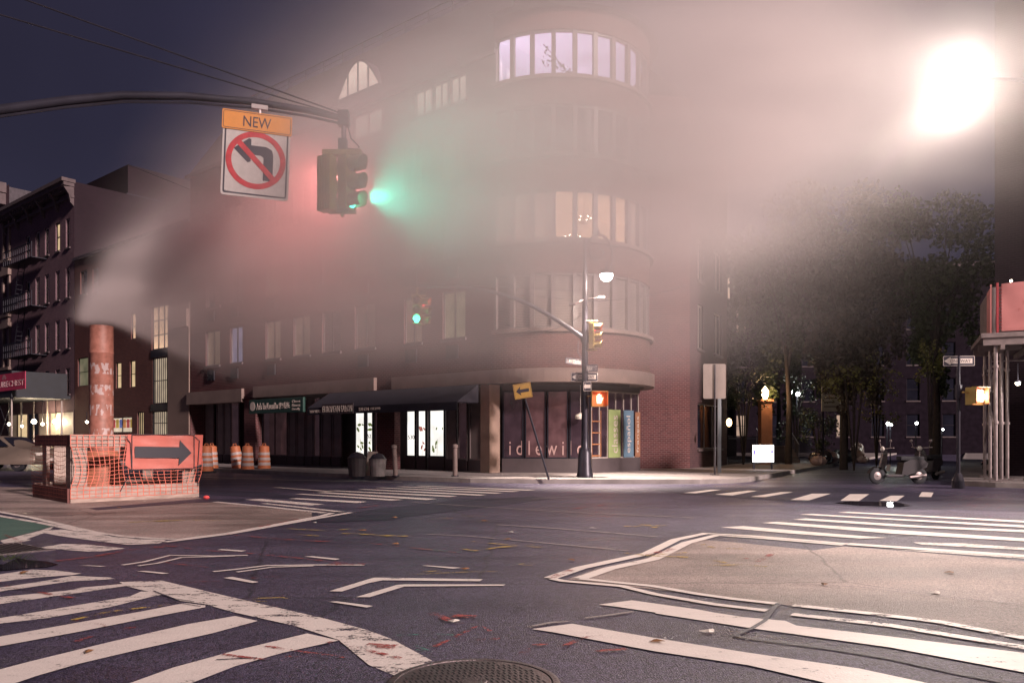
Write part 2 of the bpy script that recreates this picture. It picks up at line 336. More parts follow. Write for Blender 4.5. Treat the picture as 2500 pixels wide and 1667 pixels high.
line(mw, ZC, [(-480,690),(-293,625),(-13,565),(200,460),(390,412),(700,432),(1200,475)], .13, zw+.001)
line(mw, ZC, [(1230,468),(1700,500),(2352,545),(3100,600)], .22, zw+.0015)
line(mw, ZC, [(-660,690),(-593,704),(-213,738),(0,790),(380,855),(710,895)], .085, zw+.0005)
line(mw, ZC, [(-480,690),(-13,738),(270,788),(500,820),(770,850)], .085, zw+.0005)
line(mo, ZC, [(870,918),(1500,990),(2352,1130),(3000,1240)], .10, zw+.0005)
line(mo, ZC, [(880,860),(1300,905),(1800,965),(2352,1070),(3000,1180)], .10, zw+.0005)
line(mw, ZA, [(780,603),(920,582),(1085,540),(1360,545),(1580,540)], .06, zw); line(mw, ZA, [(880,608),(1000,592),(1160,554),(1360,549),(1500,544)], .05, zw)
line(mw, ZA, [(1360,645),(1500,631),(1700,606),(2000,602),(2325,603)], .06, zw); line(mw, ZA, [(1510,648),(1740,616),(2000,608)], .05, zw)
line(mo, ZL, [(-200,985),(600,1010),(1300,1030),(2000,1042)], .12, zw)
tag(mw.build('crosswalk_marking', white), kind='structure'); tag(mo.build('road_marking', wornw), kind='structure')
# sprayed utility marks
sy, sr, sg = MB(), MB(), MB()
for p, wd in [([(835,497),(940,513),(1100,490),(1200,480)],.05), ([(920,455),(1100,470),(1380,492)],.05), ([(1100,490),(1320,475)],.06), ([(100,400),(300,412),(510,420)],.08),
              ([(200,405),(400,418)],.06), ([(520,668),(700,658),(880,650),(1090,647)],.02), ([(1890,355),(1960,358),(2010,350)],.05), ([(2010,342),(2100,365)],.09), ([(2090,352),(2165,350)],.05),
              ([(590,310),(800,305)],.05), ([(850,288),(990,290)],.05), ([(1220,602),(1280,592),(1335,602),(1290,608),(1240,606)],.018), ([(1900,528),(2050,545),(2300,555)],.05), ([(2000,545),(2290,525)],.04), ([(600,650),(720,642)],.03)]:
    line(sy, ZB, p, wd*1.3, zw+.004)
for p, wd in [([(460,960),(700,905),(1000,870),(1160,845)],.035), ([(820,330),(1200,315),(1400,320)],.1), ([(1560,835),(1650,820),(1800,815),(1850,825),(1700,840),(1560,835)],.02), ([(1830,372),(2100,385)],.07), ([(2100,385),(2240,372)],.06), ([(1900,410),(2040,418)],.06)]:
    line(sy, ZA, p, wd*1.3, zw+.004)
for p, wd in [([(270,495),(380,495),(300,470)],.05), ([(430,498),(560,500)],.04), ([(320,610),(560,600),(710,615)],.05), ([(370,575),(450,590)],.04)]: line(sy, ZC, p, wd*1.3, zw+.004)
for p, wd in [([(560,563),(640,562)],.05), ([(650,582),(740,535)],.07), ([(640,752),(690,755)],.03)]: line(sr, ZC, p, wd, zw+.004)
for p, wd in [([(650,910),(740,945),(850,985)],.07), ([(800,930),(940,940)],.1), ([(680,1130),(850,1050),(970,990),(1040,1030)],.035), ([(820,1085),(1100,1080)],.05), ([(1230,1180),(1330,1120),(1400,1110)],.05),
              ([(1500,1130),(1650,1065),(1760,1060)],.04), ([(1710,1165),(1800,1150),(1910,1145)],.05), ([(0,460),(240,462),(500,490),(820,525)],.035), ([(0,600),(240,600)],.12), ([(1420,690),(1560,635)],.08), ([(2050,540),(2200,500)],.1),
              ([(240,1120),(330,1125),(440,1130)],.09), ([(0,1100),(200,1140),(470,1205)],.035), ([(200,238),(320,222)],.12), ([(1550,245),(1800,215)],.1)]: line(sr, ZB, p, wd, zw+.004)
for p, wd in [([(360,580),(600,550),(800,510),(1050,490)],.09), ([(650,540),(900,500),(1060,480),(1300,510),(1600,530),(2000,570),(2250,600)],.06), ([(1050,590),(1330,620)],.05), ([(1190,720),(1400,708)],.05), ([(480,965),(640,985),(700,1005)],.03),
              ([(700,1010),(860,1010)],.05), ([(1700,1125),(1900,1160),(2200,1200)],.03), ([(1420,1180),(1700,1215)],.03), ([(2100,1100),(2352,1150)],.035), ([(480,1100),(580,1065)],.04), ([(1430,405),(1800,440),(2200,460)],.06), ([(1600,370),(1900,310)],.06),
              ([(30,410),(140,455)],.05), ([(40,740),(110,760)],.03), ([(1600,690),(1830,675)],.04), ([(1540,1000),(1750,985)],.03), ([(1820,1195),(2000,1190)],.045), ([(250,780),(480,820)],.04)]: line(sr, ZA, p, wd, zw+.004)
for p, wd in [([(440,1055),(700,1050),(800,1055)],.02), ([(500,490),(850,523)],.02), ([(560,1125),(650,1155),(560,1150)],.012)]: line(sg, ZB, p, wd, zw+.004)
seam, tar = MB(), MB()                               # pavement seams and tar joints
for p, wd in [([(1080,345),(1400,365),(1700,388),(2100,422)],.05), ([(630,405),(900,418),(1200,445),(1600,482),(1920,512)],.04), ([(540,200),(900,225),(1500,262),(2000,285),(2352,302)],.05), ([(1300,180),(1700,160),(2000,168)],.05), ([(1640,945),(1800,925),(1950,903)],.03), ([(1280,1003),(1420,975),(1560,962)],.035)]: line(seam, ZB, p, wd, zw+.003)
for p, wd in [([(500,1058),(700,1085),(1100,1135),(1500,1200),(1900,1290),(2352,1375)],.035), ([(500,1060),(620,1010),(700,960),(780,850)],.03), ([(880,725),(1300,745),(1800,805),(2352,860)],.012)]: line(tar, ZC, p, wd, zw+.003)
for p, wd in [([(980,770),(1110,820),(1240,840)],.012), ([(560,275),(740,268)],.05), ([(320,290),(470,285)],.04), ([(1380,1213),(1640,1200)],.015), ([(1080,820),(1160,850),(1280,870)],.01)]: line(tar, ZA, p, wd, zw+.003)
tag(seam.build('road_seam', paint_mat('seam_grey', (.30, .26, .25), .60, .7)), kind='structure'); tag(tar.build('tar_joint', asp_dark_shade), kind='structure')
tag(sy.build('road_marking', yel), kind='structure'); tag(sr.build('road_marking', red), kind='structure'); tag(sg.build('road_marking', grnsp), kind='structure')

# pavements with kerbs
PH = .13
def pavement(poly):
    m = MB(); m.prism(poly, -.05, PH); tag(m.build('pavement', conc), kind='structure')
def kerb(pts, side=.15):
    m = MB(); L, Rr = poly_strip(pts, side)
    for i in range(len(pts)-1):
        a, b_, c, d = L[i], L[i+1], Rr[i+1], Rr[i]
        for z0, z1 in ((PH+.006, PH+.006),): m.quad((*a, z1), (*b_, z1), (*c, z1), (*d, z1))
        m.quad((*d, 0), (*c, 0), (*c, z1), (*d, z1)); m.quad((*a, 0), (*b_, 0), (*b_, z1), (*a, z1))
    tag(m.build('kerb', kerbm), kind='structure')
J = Vector((-.62, 27.3)); UD = Vector((-.772, .636)); NI = Vector((.636, .772)); PD = Vector((.5, .866))   # join, down-avenue, inward, side street
kp = [J-NI*3.6+UD*60, J-NI*3.6+UD*25, J-NI*3.6+UD*8, J-NI*3.6+UD*1, Vector((-1.2, 23.6)), Vector((1.0, 23.15)), Vector((3.4, 22.95)), Vector((5.4, 22.95)), Vector((6.4, 23.3)), Vector((7.1, 24.1)), Vector((7.1, 24.1))+PD*12, Vector((7.1, 24.1))+PD*60]
kp = [tuple(p) for p in kp]
pavement(kp+[(60, 120), (-60, 120)]); kerb(kp)
kr = [(12.4, 22.3), (12.9, 21.2), (14.0, 20.4), (14.0+.77*30, 20.4-.64*30)]
kr2 = [tuple(Vector((12.4, 22.3))+PD*60)]+kr
pavement(kr2+[(90, 20), (90, 70)]); kerb(kr2)
# trench cover slot drain and manhole
iron = M('cast_iron', (.13, .105, .11), .45, .7, var=.25, vs=9, bump=.4, bs=60)
dark = M('void_black', (.004, .004, .007), .9)
def manhole():
    c = gnd(1157, 1670)
    e = empty('manhole_cover', (c[0], c[1], 0), 'round slotted cast iron manhole cover in the road nearest the camera', 'manhole cover'); e.scale = (.933, .933, 1)
    r = MB(); r.lathe([(.475, .0), (.475, .012), (.465, .016), (.435, .016), (.43, .008), (.43, 0)], 56); r.build('frame_ring', iron, e, smooth=True)
    d = MB(); d.lathe([(.428, .004), (.428, .0125), (.42, .0145), (0.001, .0145)], 56); d.build('cover_plate', iron, e, smooth=True)
    s = MB()
    for j in range(-7, 8):
        for i in range(-12, 13):
            x = i*.032+(j % 2)*.004; y = j*.052
            if x*x/.385**2+y*y/.385**2 < 1 and not (abs(x) < .085 and abs(y) < .05): 
                s.add([(x-.004+.007, y-.019, .0158), (x+.007+.007, y-.019, .0158), (x+.005-.005, y+.019, .0158), (x-.006-.005, y+.019, .0158)], [(0, 1, 2, 3)])
    s.build('slot', dark, e)
    h = MB(); h.lathe([(.075, .0146), (.07, .019), (.02, .0175), (.001, .0175)], 24); h.build('hub', iron, e)
manhole()
c = gnd(22, 1340)
e = empty('drain_grate', (c[0], c[1], 0), 'iron drain grate with long bars beside the green lane', 'drain grate', rz=R(-38))
m = MB(); m.box(-.45, .45, -.25, .25, .0, .006); m.build('pit', dark, e)
m = MB()
for i in range(9): m.box(-.45, .45, -.25+i*.058, -.25+i*.058+.025, .006, .016)
m.box(-.5, -.45, -.3, .3, 0, .017); m.box(.45, .5, -.3, .3, 0, .017); m.build('bar_grid', iron, e)
# wet puddles
water = M('puddle_water', (.02, .018, .025), .04, var=.1, spec=1)
for zone, pts in [(ZA, [(20,600),(110,560),(200,572),(300,580),(375,600),(300,615),(180,622),(60,635),(-200,650),(-200,590)]), (ZC, [(1140,205),(1240,193),(1540,200),(1640,222),(1560,230),(1300,222)])]:
    m = MB(); flat(m, gp(zone, pts), .0105); tag(m.build('puddle', water), kind='structure')
# litter and leaves on the road
lf = M('dry_leaf', (.22, .10, .04), .7); pp = M('scrap_paper', (.6, .55, .5), .8)
def litter():
    spots = [(ZB, 880, 632, 1), (ZB, 2100, 1098, 1), (ZB, 440, 470, 1), (ZB, 430, 300, 1), (ZB, 1155, 440, 1), (ZB, 1555, 575, 1), (ZA, 565, 1165, 1), (ZB, 1168, 396, 0), (ZC, 1790, 785, 0), (ZC, 1078, 732, 1), (ZB, 1690, 370, 0), (ZA, 925, 196, 0),
             (ZA, 760, 238, 1), (ZC, 340, 1035, 0), (ZB, 810, 968, 0), (ZB, 1000, 322, 1), (ZC, 1880, 655, 1), (ZA, 150, 655, 1), (ZA, 2010, 335, 0), (ZB, 228, 384, 1)]
    out = []
    for i, (zn, x, y, k) in enumerate(spots):
        X, Y = gp(zn, [(x, y)])[0]; m = MB(); s = .05+.03*random.random(); n_ = 7
        pts = [(s*math.cos(a*6.283/n_)*(1 if a % 2 else .55), s*.6*math.sin(a*6.283/n_)*(1 if a % 2 else .6), .014+.012*random.random()) for a in range(n_)]
        m.add(pts+[(0, 0, .03)], [(a, (a+1) % n_, n_) for a in range(n_)])
        o = m.build('fallen_leaf' if k else 'paper_scrap', lf if k else pp, loc=(X, Y, 0), rz=random.random()*3)
        out.append((o, k, X, Y))
    return out
LITTER = ['dry leaf on the left white crosswalk bar lowest in the picture', 'dark dry leaf lying on the white bar right of the manhole', 'dry leaf in the middle of the crossing above the left sharrow', 'dry leaf at the dark patch beside the far left crosswalk',
 'dry leaf in mid road between two yellow sprayed marks', 'dry leaf just left of the pointed white island corner', 'red brown leaf on the fourth left crosswalk bar', 'white scrap of paper in the middle of the crossing', 'white scrap of paper on the beige island at the right',
 'small leaf in the left part of the right beige island', 'scrap of paper far out in the road below the corner pole', 'scrap of paper on the ground right before the timber barrier', 'pale leaf on the beige island in front of the barrier', 'scrap of paper between the two lowest right crosswalk bars',
 'scrap of paper right above the end of the broad worn white band', 'tiny leaf far out in the crossing centre', 'small yellowish leaf on the right beige island near the frame edge', 'leaf on the uppermost left crosswalk bar by the puddle', 'scrap of paper near the tip of the left island', 'tiny leaf right of the left island tip']
for o, k, X, Y in litter():
    tag(o, LITTER[(k, round(X, 1), round(Y, 1))] if False else LITTER.pop(0), 'leaf' if k else 'paper scrap', 'dry leaves on the road' if k else 'paper scraps on the road')
# ================================================================== BUILDINGS
brickR = brick_mat('red_brick', (.115, .043, .045), (.078, .031, .034), (.165, .112, .11))
brickT = brick_mat('red_brick_round', (.125, .045, .042), (.08, .031, .03), (.20, .14, .12), polar=3.53)
brickD = brick_mat('dark_brick', (.075, .04, .045), (.05, .028, .035), (.09, .06, .06))
brickL = brick_mat('plum_brick', (.17, .10, .12), (.12, .075, .095), (.2, .14, .15))
brickF = brick_mat('brown_brick', (.13, .055, .05), (.10, .045, .045), (.14, .08, .07))
stone = M('limestone', (.19, .135, .12), .8, var=.15, vs=1.5)
stoneD = M('dark_stone', (.09, .065, .07), .8, var=.2)
wframe = M('window_frame', (.16, .13, .13), .45)
wlight = M('pale_frame', (.34, .29, .27), .5)
glass = M('dark_glass', (.012, .012, .02), .06, var=.3, vs=.7, spec=.8)
metalD = M('dark_metal', (.025, .024, .035), .45, .5)
roofm = M('roof_slate', (.045, .035, .045), .7, var=.3, vs=4)
blindm = M('blind_slat', (.24, .195, .18), .6)
def lit(name, col, es, var=.4, vs=1.3): return M(name, (.3, .25, .2), .6, var=var, vs=vs, em=col, es=es)
L_warm = lit('lit_window_warm', (1, .72, .40), .9); L_peach = lit('lit_window_peach', (1, .62, .38), 1.2, vs=.6)
L_dim = lit('lit_window_dim', (.9, .62, .42), .16, vs=.8); L_green = lit('lit_window_green', (.75, .72, .42), .22)
L_blue = lit('lit_window_blue', (.6, .58, .9), .35); L_pale = lit('lit_window_pale', (1, .78, .66), 1.0)
L_white = lit('lit_white', (1, .96, .9), 1.6)

def wall_panel(name, L, z0, z1, ops, mat, th=.3, reveal=.14):
    """wall in local x 0..L, outer face y=0 (outside is -y), with rectangular openings (x0,x1,z0,z1)"""
    m = MB(); xs = sorted({0, L, *[o[0] for o in ops], *[o[1] for o in ops]}); zs = sorted({z0, z1, *[o[2] for o in ops], *[o[3] for o in ops]})
    for i in range(len(xs)-1):
        for k in range(len(zs)-1):
            cx, cz = (xs[i]+xs[i+1])/2, (zs[k]+zs[k+1])/2
            if any(o[0] < cx < o[1] and o[2] < cz < o[3] for o in ops): continue
            m.quad((xs[i], 0, zs[k]), (xs[i+1], 0, zs[k]), (xs[i+1], 0, zs[k+1]), (xs[i], 0, zs[k+1]))
    for a, b_, c, d in ops:
        m.quad((a, 0, c), (b_, 0, c), (b_, reveal, c), (a, reveal, c)); m.quad((a, 0, d), (b_, 0, d), (b_, reveal, d), (a, reveal, d))
        m.quad((a, 0, c), (a, 0, d), (a, reveal, d), (a, reveal, c)); m.quad((b_, 0, c), (b_, 0, d), (b_, reveal, d), (b_, reveal, c))
    return m
class Wall:
    """a straight facade from A to B (left to right seen from outside)"""
    def __init__(s, root, A, B, z0=0, back=.3):
        A, B = Vector(A), Vector(B); s.root = root; s.L = (B-A).length; s.rz = math.atan2((B-A).y, (B-A).x); s.loc = Vector((A.x, A.y, 0))-root.location; s.A = A; s.dir = (B-A).normalized()
    def put(s, mb, name, mat, parent=None, smooth=False):
        if parent is not None: return mb.build(name, mat, parent, smooth=smooth)
        return mb.build(name, mat, s.root, loc=s.loc, rz=s.rz, smooth=smooth)
    def u(s, px):                                  # distance along the wall hit by photo column px
        r = (px-CX)/F; return (r*s.A.y-s.A.x)/(s.dir.x-r*s.dir.y)
    def z(s, px, py):
        d = s.A.y+s.dir.y*s.u(px); return EYE+(HY-py)/F*d
    def window(s, o, frame=wframe, pane=glass, mull=1, rails=0, sill=True, blind=False, inset=.1, fw=.05, ac=False):
        a, b_, c, d = o; m = MB(); y0, y1 = inset-.03, inset+.03
        m.box(a, a+fw, y0, y1, c, d); m.box(b_-fw, b_, y0, y1, c, d); m.box(a+fw, b_-fw, y0, y1, c, c+fw); m.box(a+fw, b_-fw, y0, y1, d-fw, d)
        for i in range(mull):
            x = a+(b_-a)*(i+1)/(mull+1); m.box(x-fw*.6, x+fw*.6, y0+.004, y1-.004, c+fw, d-fw)
        for i in range(rails):
            z = c+(d-c)*(i+1)/(rails+1); m.box(a+fw, b_-fw, y0+.008, y1-.008, z-fw*.4, z+fw*.4)
        w_ = s.put(m, 'window', frame)
        p = MB(); p.quad((a+fw*.5, inset+.01, c+fw*.5), (b_-fw*.5, inset+.01, c+fw*.5), (b_-fw*.5, inset+.01, d-fw*.5), (a+fw*.5, inset+.01, d-fw*.5)); p.build('pane', pane, w_)
        if sill:
            q = MB(); q.box(a-.06, b_+.06, -.07, .03, c-.10, c-.002); q.build('sill', stoneD, w_)
        if blind:
            q = MB(); n_ = int((d-c-.1)/.055)
            for i in range(n_): q.box(a+fw, b_-fw, inset-.005, inset+.002, c+fw+i*.055, c+fw+i*.055+.036)
            q.build('blind', blindm, w_)
        return w_
def add_lettering(parent, s, x, y, z, w_, h, mat, ext=.006, rot=None):
    m = text_mb(s, w_, h, ext); o = m.build('lettering', mat, parent, loc=(x, y, z))
    if rot: o.rotation_euler = rot
    return o

# ---------------- corner building with the round tower
TC = Vector((1.62, 30.03)); TR = 3.53
cb_ = empty('tower_building', (J.x, J.y, 0), 'red brick corner building with a round glazed corner tower and shops below', 'building')
FW = Wall(cb_, J+UD*20.2, J)                        # long facade on the avenue
FH = [(4.9, 6.6), (7.75, 9.45), (10.6, 12.3)]
cols2 = [(502, 537), (561, 592), (648, 685), (716, 757), (786, 832), (866, 916), (986, 1030), (1080, 1136)]
ops = []
for (a, b_) in cols2:
    for z0, z1 in FH: ops.append((FW.u(a), FW.u(b_), z0, z1))
band = [(668, 705), (862, 932), (1012, 1053), (1057, 1092), (1098, 1137)]
ops5 = [(FW.u(a), FW.u(b_), 13.3, 14.25) for a, b_ in band]
m = wall_panel('wall', FW.L, 3.66, 14.6, ops+ops5, brickR); FW.put(m, 'wall', brickR)
panes = {(2, 0): L_dim, (3, 0): L_dim, (2, 1): L_green, (7, 1): L_blue, (0, 0): L_dim, (5, 0): L_dim, (6, 1): L_dim, (1, 0): L_blue, (7, 0): L_green}
for i in range(len(cols2)):
    for k in range(3):
        o = ops[i*3+k]; FW.window(o, pane=panes.get((i, k), glass if (i+k) % 3 else L_dim), blind=(i in (4, 5) or (i, k) == (7, 1)))
for o in ops5: FW.window(o, pane=L_pale, mull=1, sill=True)
m = MB()                                            # air conditioner sleeves under the windows
for i, (a, b_) in enumerate(cols2):
    if i in (3, 4): continue
    for z0, z1 in FH:
        u = FW.u((a+b_)/2-3); m = MB(); m.box(u-.3, u+.3, -.05, .02, z0-.72, z0-.25)
        for q in range(5): m.box(u-.27, u+.27, -.062, -.052, z0-.68+q*.085, z0-.64+q*.085)
        FW.put(m, 'vent', metalD)
# fascia and piers, ledge
m = MB(); L = FW.L
m.box(-.1, FW.u(597), -.16, .4, 3.05, 3.66); m.box(FW.u(625), FW.u(920), -.16, .4, 3.2, 3.7); m.box(FW.u(963), L, -.16, .4, 3.2, 3.66)
FW.put(m, 'fascia', stone)
m = MB(); m.box(FW.u(597), FW.u(625), -.02, .3, PH, 3.664); FW.put(m, 'pier', brickR); m = MB(); m.box(FW.u(920), FW.u(963), .0, .3, PH, 3.664); FW.put(m, 'pier', brickR)
# roof: mansard with railing and the arched dormer
m = MB(); m.add([(-.3, 0, 14.6), (L+.2, 0, 14.6), (L+.2, 1.3, 17.6), (2.2, 1.3, 17.6), (L+.2, 14, 17.6), (2.2, 14, 17.6), (-.3, 14, 14.6)], [(0, 1, 2, 3), (3, 2, 4, 5), (0, 3, 5, 6)])
m.box(-.35, L+.1, -.12, .0, 14.45, 14.62); rf = FW.put(m, 'roof', roofm)
m = MB()
for i in range(14):
    x = 2.4+i*1.32; m.box(x-.02, x+.02, 1.38, 1.42, 17.6, 18.15)
m.box(2.4, 2.4+13*1.32, 1.38, 1.42, 18.11, 18.15); m.box(2.4, 2.4+13*1.32, 1.39, 1.41, 17.86, 17.89); m.build('railing', metalD, rf)
u0, u1 = FW.u(815), FW.u(919); N = 16; arch = [(u0+(u1-u0)*i/N, 15.25+1.35*math.sin(math.pi*i/N)**1.0) for i in range(N+1)]
m = MB(); m.add([(x, .18, z) for x, z in arch]+[(x, 1.2, z) for x, z in arch], [tuple(range(N+1))]+[(i, i+1, N+2+i, N+1+i) for i in range(N)])
dm = FW.put(m, 'dormer', roofm)
m = MB()
for i in range(4):
    xa = u0+(u1-u0)*(.04+i*.24); xb = xa+(u1-u0)*.20; pts = [(xa, 15.32)]
    for q in range(7):
        x = xa+(xb-xa)*q/6; pts.append((x, max(15.33, 15.2+1.3*math.sin(math.pi*(x-u0)/(u1-u0)))))
    pts.append((xb, 15.32)); m.add([(x, .17, z) for x, z in pts], [tuple(range(len(pts)))])
m.build('pane', L_pale, dm)
# far end wall and back
m = MB(); m.quad((0, 0, 0), (0, 14, 0), (0, 14, 14.6), (0, 0, 14.6)); m.quad((0, 14, 0), (L+2, 14, 0), (L+2, 14, 14.8), (0, 14, 14.8)); FW.put(m, 'side_wall', brickR)

# round tower (own origin at its axis)
TL = Vector((TC.x, TC.y, 0))-cb_.location
A0, A1 = R(-129.5), R(25)
def arc(m, r0, r1, z0, z1, a0=A0, a1=A1, n=40):
    for i in range(n):
        p, q = a0+(a1-a0)*i/n, a0+(a1-a0)*(i+1)/n; c0, s0, c1, s1 = math.cos(p), math.sin(p), math.cos(q), math.sin(q)
        m.quad((r1*c0, r1*s0, z0), (r1*c1, r1*s1, z0), (r1*c1, r1*s1, z1), (r1*c0, r1*s0, z1))
        m.quad((r0*c0, r0*s0, z1), (r0*c1, r0*s1, z1), (r1*c1, r1*s1, z1), (r1*c0, r1*s0, z1))
        m.quad((r0*c0, r0*s0, z0), (r0*c1, r0*s1, z0), (r1*c1, r1*s1, z0), (r1*c0, r1*s0, z0))
        m.quad((r0*c0, r0*s0, z0), (r0*c1, r0*s1, z0), (r0*c1, r0*s1, z1), (r0*c0, r0*s0, z1))
m = MB()
for z0, z1 in [(3.66, 4.88), (6.85, 7.85), (9.62, 10.7), (12.45, 13.3), (14.95, 15.7)]: m = MB(); arc(m, TR-.25, TR, z0, z1); m.build('tower_wall', brickT, cb_, loc=TL, smooth=True)
m = MB(); arc(m, TR-.2, TR+.17, 3.2, 3.66); 
m.build('tower_fascia', stone, cb_, loc=TL, smooth=True)
m = MB()
for z in (4.88, 7.85, 10.7, 13.3): m = MB(); arc(m, TR-.2, TR+.13, z, z+.12); m.build('tower_ledge', stone, cb_, loc=TL, smooth=True)
m = MB(); m.add([(0, 0, 15.7)]+[((TR+.3)*math.cos(A0+(A1-A0)*i/40), (TR+.3)*math.sin(A0+(A1-A0)*i/40), 15.7) for i in range(41)]+[(0, 0, 17.6)],
                [(0, i+1, i+2) for i in range(40)]+[(42, i+2, i+1) for i in range(40)]); m.build('tower_roof', roofm, cb_, loc=TL)
NP = 13; st = (A1-A0)/NP
L_room = M('lit_room_wall', (.5, .36, .28), .8, em=(1, .58, .38), es=2.6, var=.2, vs=.8)
L_room_v = M('lit_room_violet', (.5, .42, .45), .8, em=(.78, .66, 1), es=1.9, var=.2, vs=.6)
blindback = M('drawn_blind', (.33, .25, .235), .7, var=.1)
for fl, (z0, z1) in enumerate([(5.0, 6.85), (7.97, 9.62), (10.82, 12.45), (13.42, 14.95)]):
    m = MB()
    for k in range(NP+1):
        a = A0+st*k; c, s = math.cos(a), math.sin(a); o = len(m.v); m.box(TR-.16, TR-.02, -.075, .075, z0, z1); m.xf(Matrix.Rotation(a, 4, 'Z'), o)
    arc(m, TR-.15, TR-.05, z0, z0+.07); arc(m, TR-.15, TR-.05, z1-.07, z1)
    wn = m.build('window', wframe, cb_, loc=TL)
    if fl == 0:                                     # drawn venetian blinds
        m = MB()
        for k in range(NP):
            a, b_ = A0+st*k, A0+st*(k+1); ca, sa, cb2, sb = math.cos(a), math.sin(a), math.cos(b_), math.sin(b_); r = TR-.14
            for q in range(int((z1-z0)/.055)):
                z = z0+.05+q*.055; m.quad((r*ca, r*sa, z), (r*cb2, r*sb, z), (r*cb2, r*sb, z+.037), (r*ca, r*sa, z+.037))
        m.build('blind', blindm, wn)
        m = MB(); arc(m, TR-.22, TR-.2, z0, z1, n=26); m.build('pane', M('dark_room', (.03, .025, .03), .8), wn)
    elif fl == 2:
        m = MB(); arc(m, TR-.12, TR-.11, z0, z1, n=26); m.build('pane', glass, wn)
    else:                                           # a real lit room: floor, ceiling and back wall
        mt = L_room if fl == 1 else L_room_v
        m = MB(); rr = TR-.3; Pn = [(rr*math.cos(A0+(A1-A0)*i/20), rr*math.sin(A0+(A1-A0)*i/20)) for i in range(21)]
        m.add([(*p, z1+.05) for p in Pn], [tuple(range(21))]); m.quad((*Pn[0], z0-.5), (*Pn[20], z0-.5), (*Pn[20], z1+.05), (*Pn[0], z1+.05))
        m.build('room', mt, wn)
        if fl == 1:
            m = MB(); arc(m, TR-.2, TR-.19, z0, z1, a0=A0, a1=A0+st*2.9, n=40); m.build('curtain', M('net_curtain', (.4, .3, .26), .8, em=(1, .66, .5), es=.35, alpha=.75), wn); m = MB(); arc(m, TR-.2, TR-.19, z0, z1, a0=A0+st*7.3, a1=A1, n=30)
            m.build('curtain', M('net_curtain', (.4, .3, .26), .8, em=(1, .66, .5), es=.35, alpha=.75), wn)
        if fl == 3:
            m = MB(); o = Vector((-.9*1, -2.2, 0))
            m.box(-2.9, -1.4, -1.75, -1.7, z0+.05, z0+.45); m.xf(Matrix.Rotation(R(-12), 4, 'Z')); m.build('screen', M('blue_screen', (.2, .2, .5), .5, em=(.6, .6, 1), es=3, var=.2), wn)
# chandelier things inside the tower room
bulb = M('warm_bulb', (1, .8, .6), .5, em=(1, .82, .62), es=18, var=0)
brass = M('brass', (.35, .2, .08), .35, .9)
def chandelier(x, y, z, lab):
    e = empty('chandelier', (x, y, z), lab, 'chandelier', 'chandeliers in the round tower room')
    m = MB(); m.tube([(0, 0, 1.3), (0, 0, 0)], .012, 6)
    bl = MB()
    for k in range(6):
        a = k*math.pi/3; c, s = math.cos(a), math.sin(a)
        m.tube([(0, 0, -.02), (.1*c, .1*s, -.1), (.22*c, .22*s, -.05), (.25*c, .25*s, .05)], .01, 5); bl.sphere((.25*c, .25*s, .1), .032, 8)
    m.sphere((0, 0, -.08), .05, 8); m.build('arm', brass, e, smooth=True); bl.build('bulb', bulb, e)
chandelier(2.55, 28.3, 9.25-.2, 'upper glass chandelier hanging in the lit round tower room')
c = chandelier(2.1, 27.55, 8.2, 'lower chandelier hanging close to the sill of the lit tower room')
# foliage seen behind the top tower glass
leafD = M('house_plant', (.03, .05, .02), .6)
m = MB(); random.seed(3)
for i in range(70):
    t_ = random.random(); x = 1.0+1.0*t_+random.uniform(-.1, .1); z = 13.6+(1-t_)*1.1*random.uniform(.3, 1); s = random.uniform(.06, .14); a = random.random()*6
    m.add([(x, 26.82, z), (x+s*math.cos(a)*.4, 26.8, z+s*math.sin(a)*.4+.03), (x+s*math.cos(a), 26.83, z+s*math.sin(a)), (x+s*math.cos(a+.5)*.5, 26.85, z+s*math.sin(a+.5)*.5)], [(0, 1, 2, 3)])
m.tube([(1.05, 26.84, 14.6), (1.5, 26.84, 14.1), (2.0, 26.84, 13.45)], .015, 5)
tag(m.build('house_plant', leafD), 'climbing house plant silhouetted in the top window of the round tower', 'plant')

# brick wing right of the tower and the side street facade
P1, P2 = Vector((4.7, 31.6)), Vector((7.15, 32.0)); P3 = P2+PD*5.6
W2 = Wall(cb_, P1, P2); W2.put(wall_panel('', W2.L, PH, 15.0, [], brickR), 'wall', brickR)
W3 = Wall(cb_, P2, P3)
ops = [(W3.u(1703), W3.u(1717), 5.05, 6.9), (W3.u(1743), W3.u(1762), 5.05, 6.9), (W3.u(1703), W3.u(1717), 7.9, 9.6), (W3.u(1743), W3.u(1762), 7.9, 9.6), (W3.u(1703), W3.u(1762), .9, 2.8)]
W3.put(wall_panel('', W3.L, PH, 15.0, ops, brickD), 'side_wall', brickD)
for o in ops[:4]: W3.window(o, frame=wlight, mull=1, fw=.07)
W3.window(ops[4], mull=2)
m = MB(); m.box(W2.L-.5, W2.L-.02, -.03, 0, PH, 2.9); 

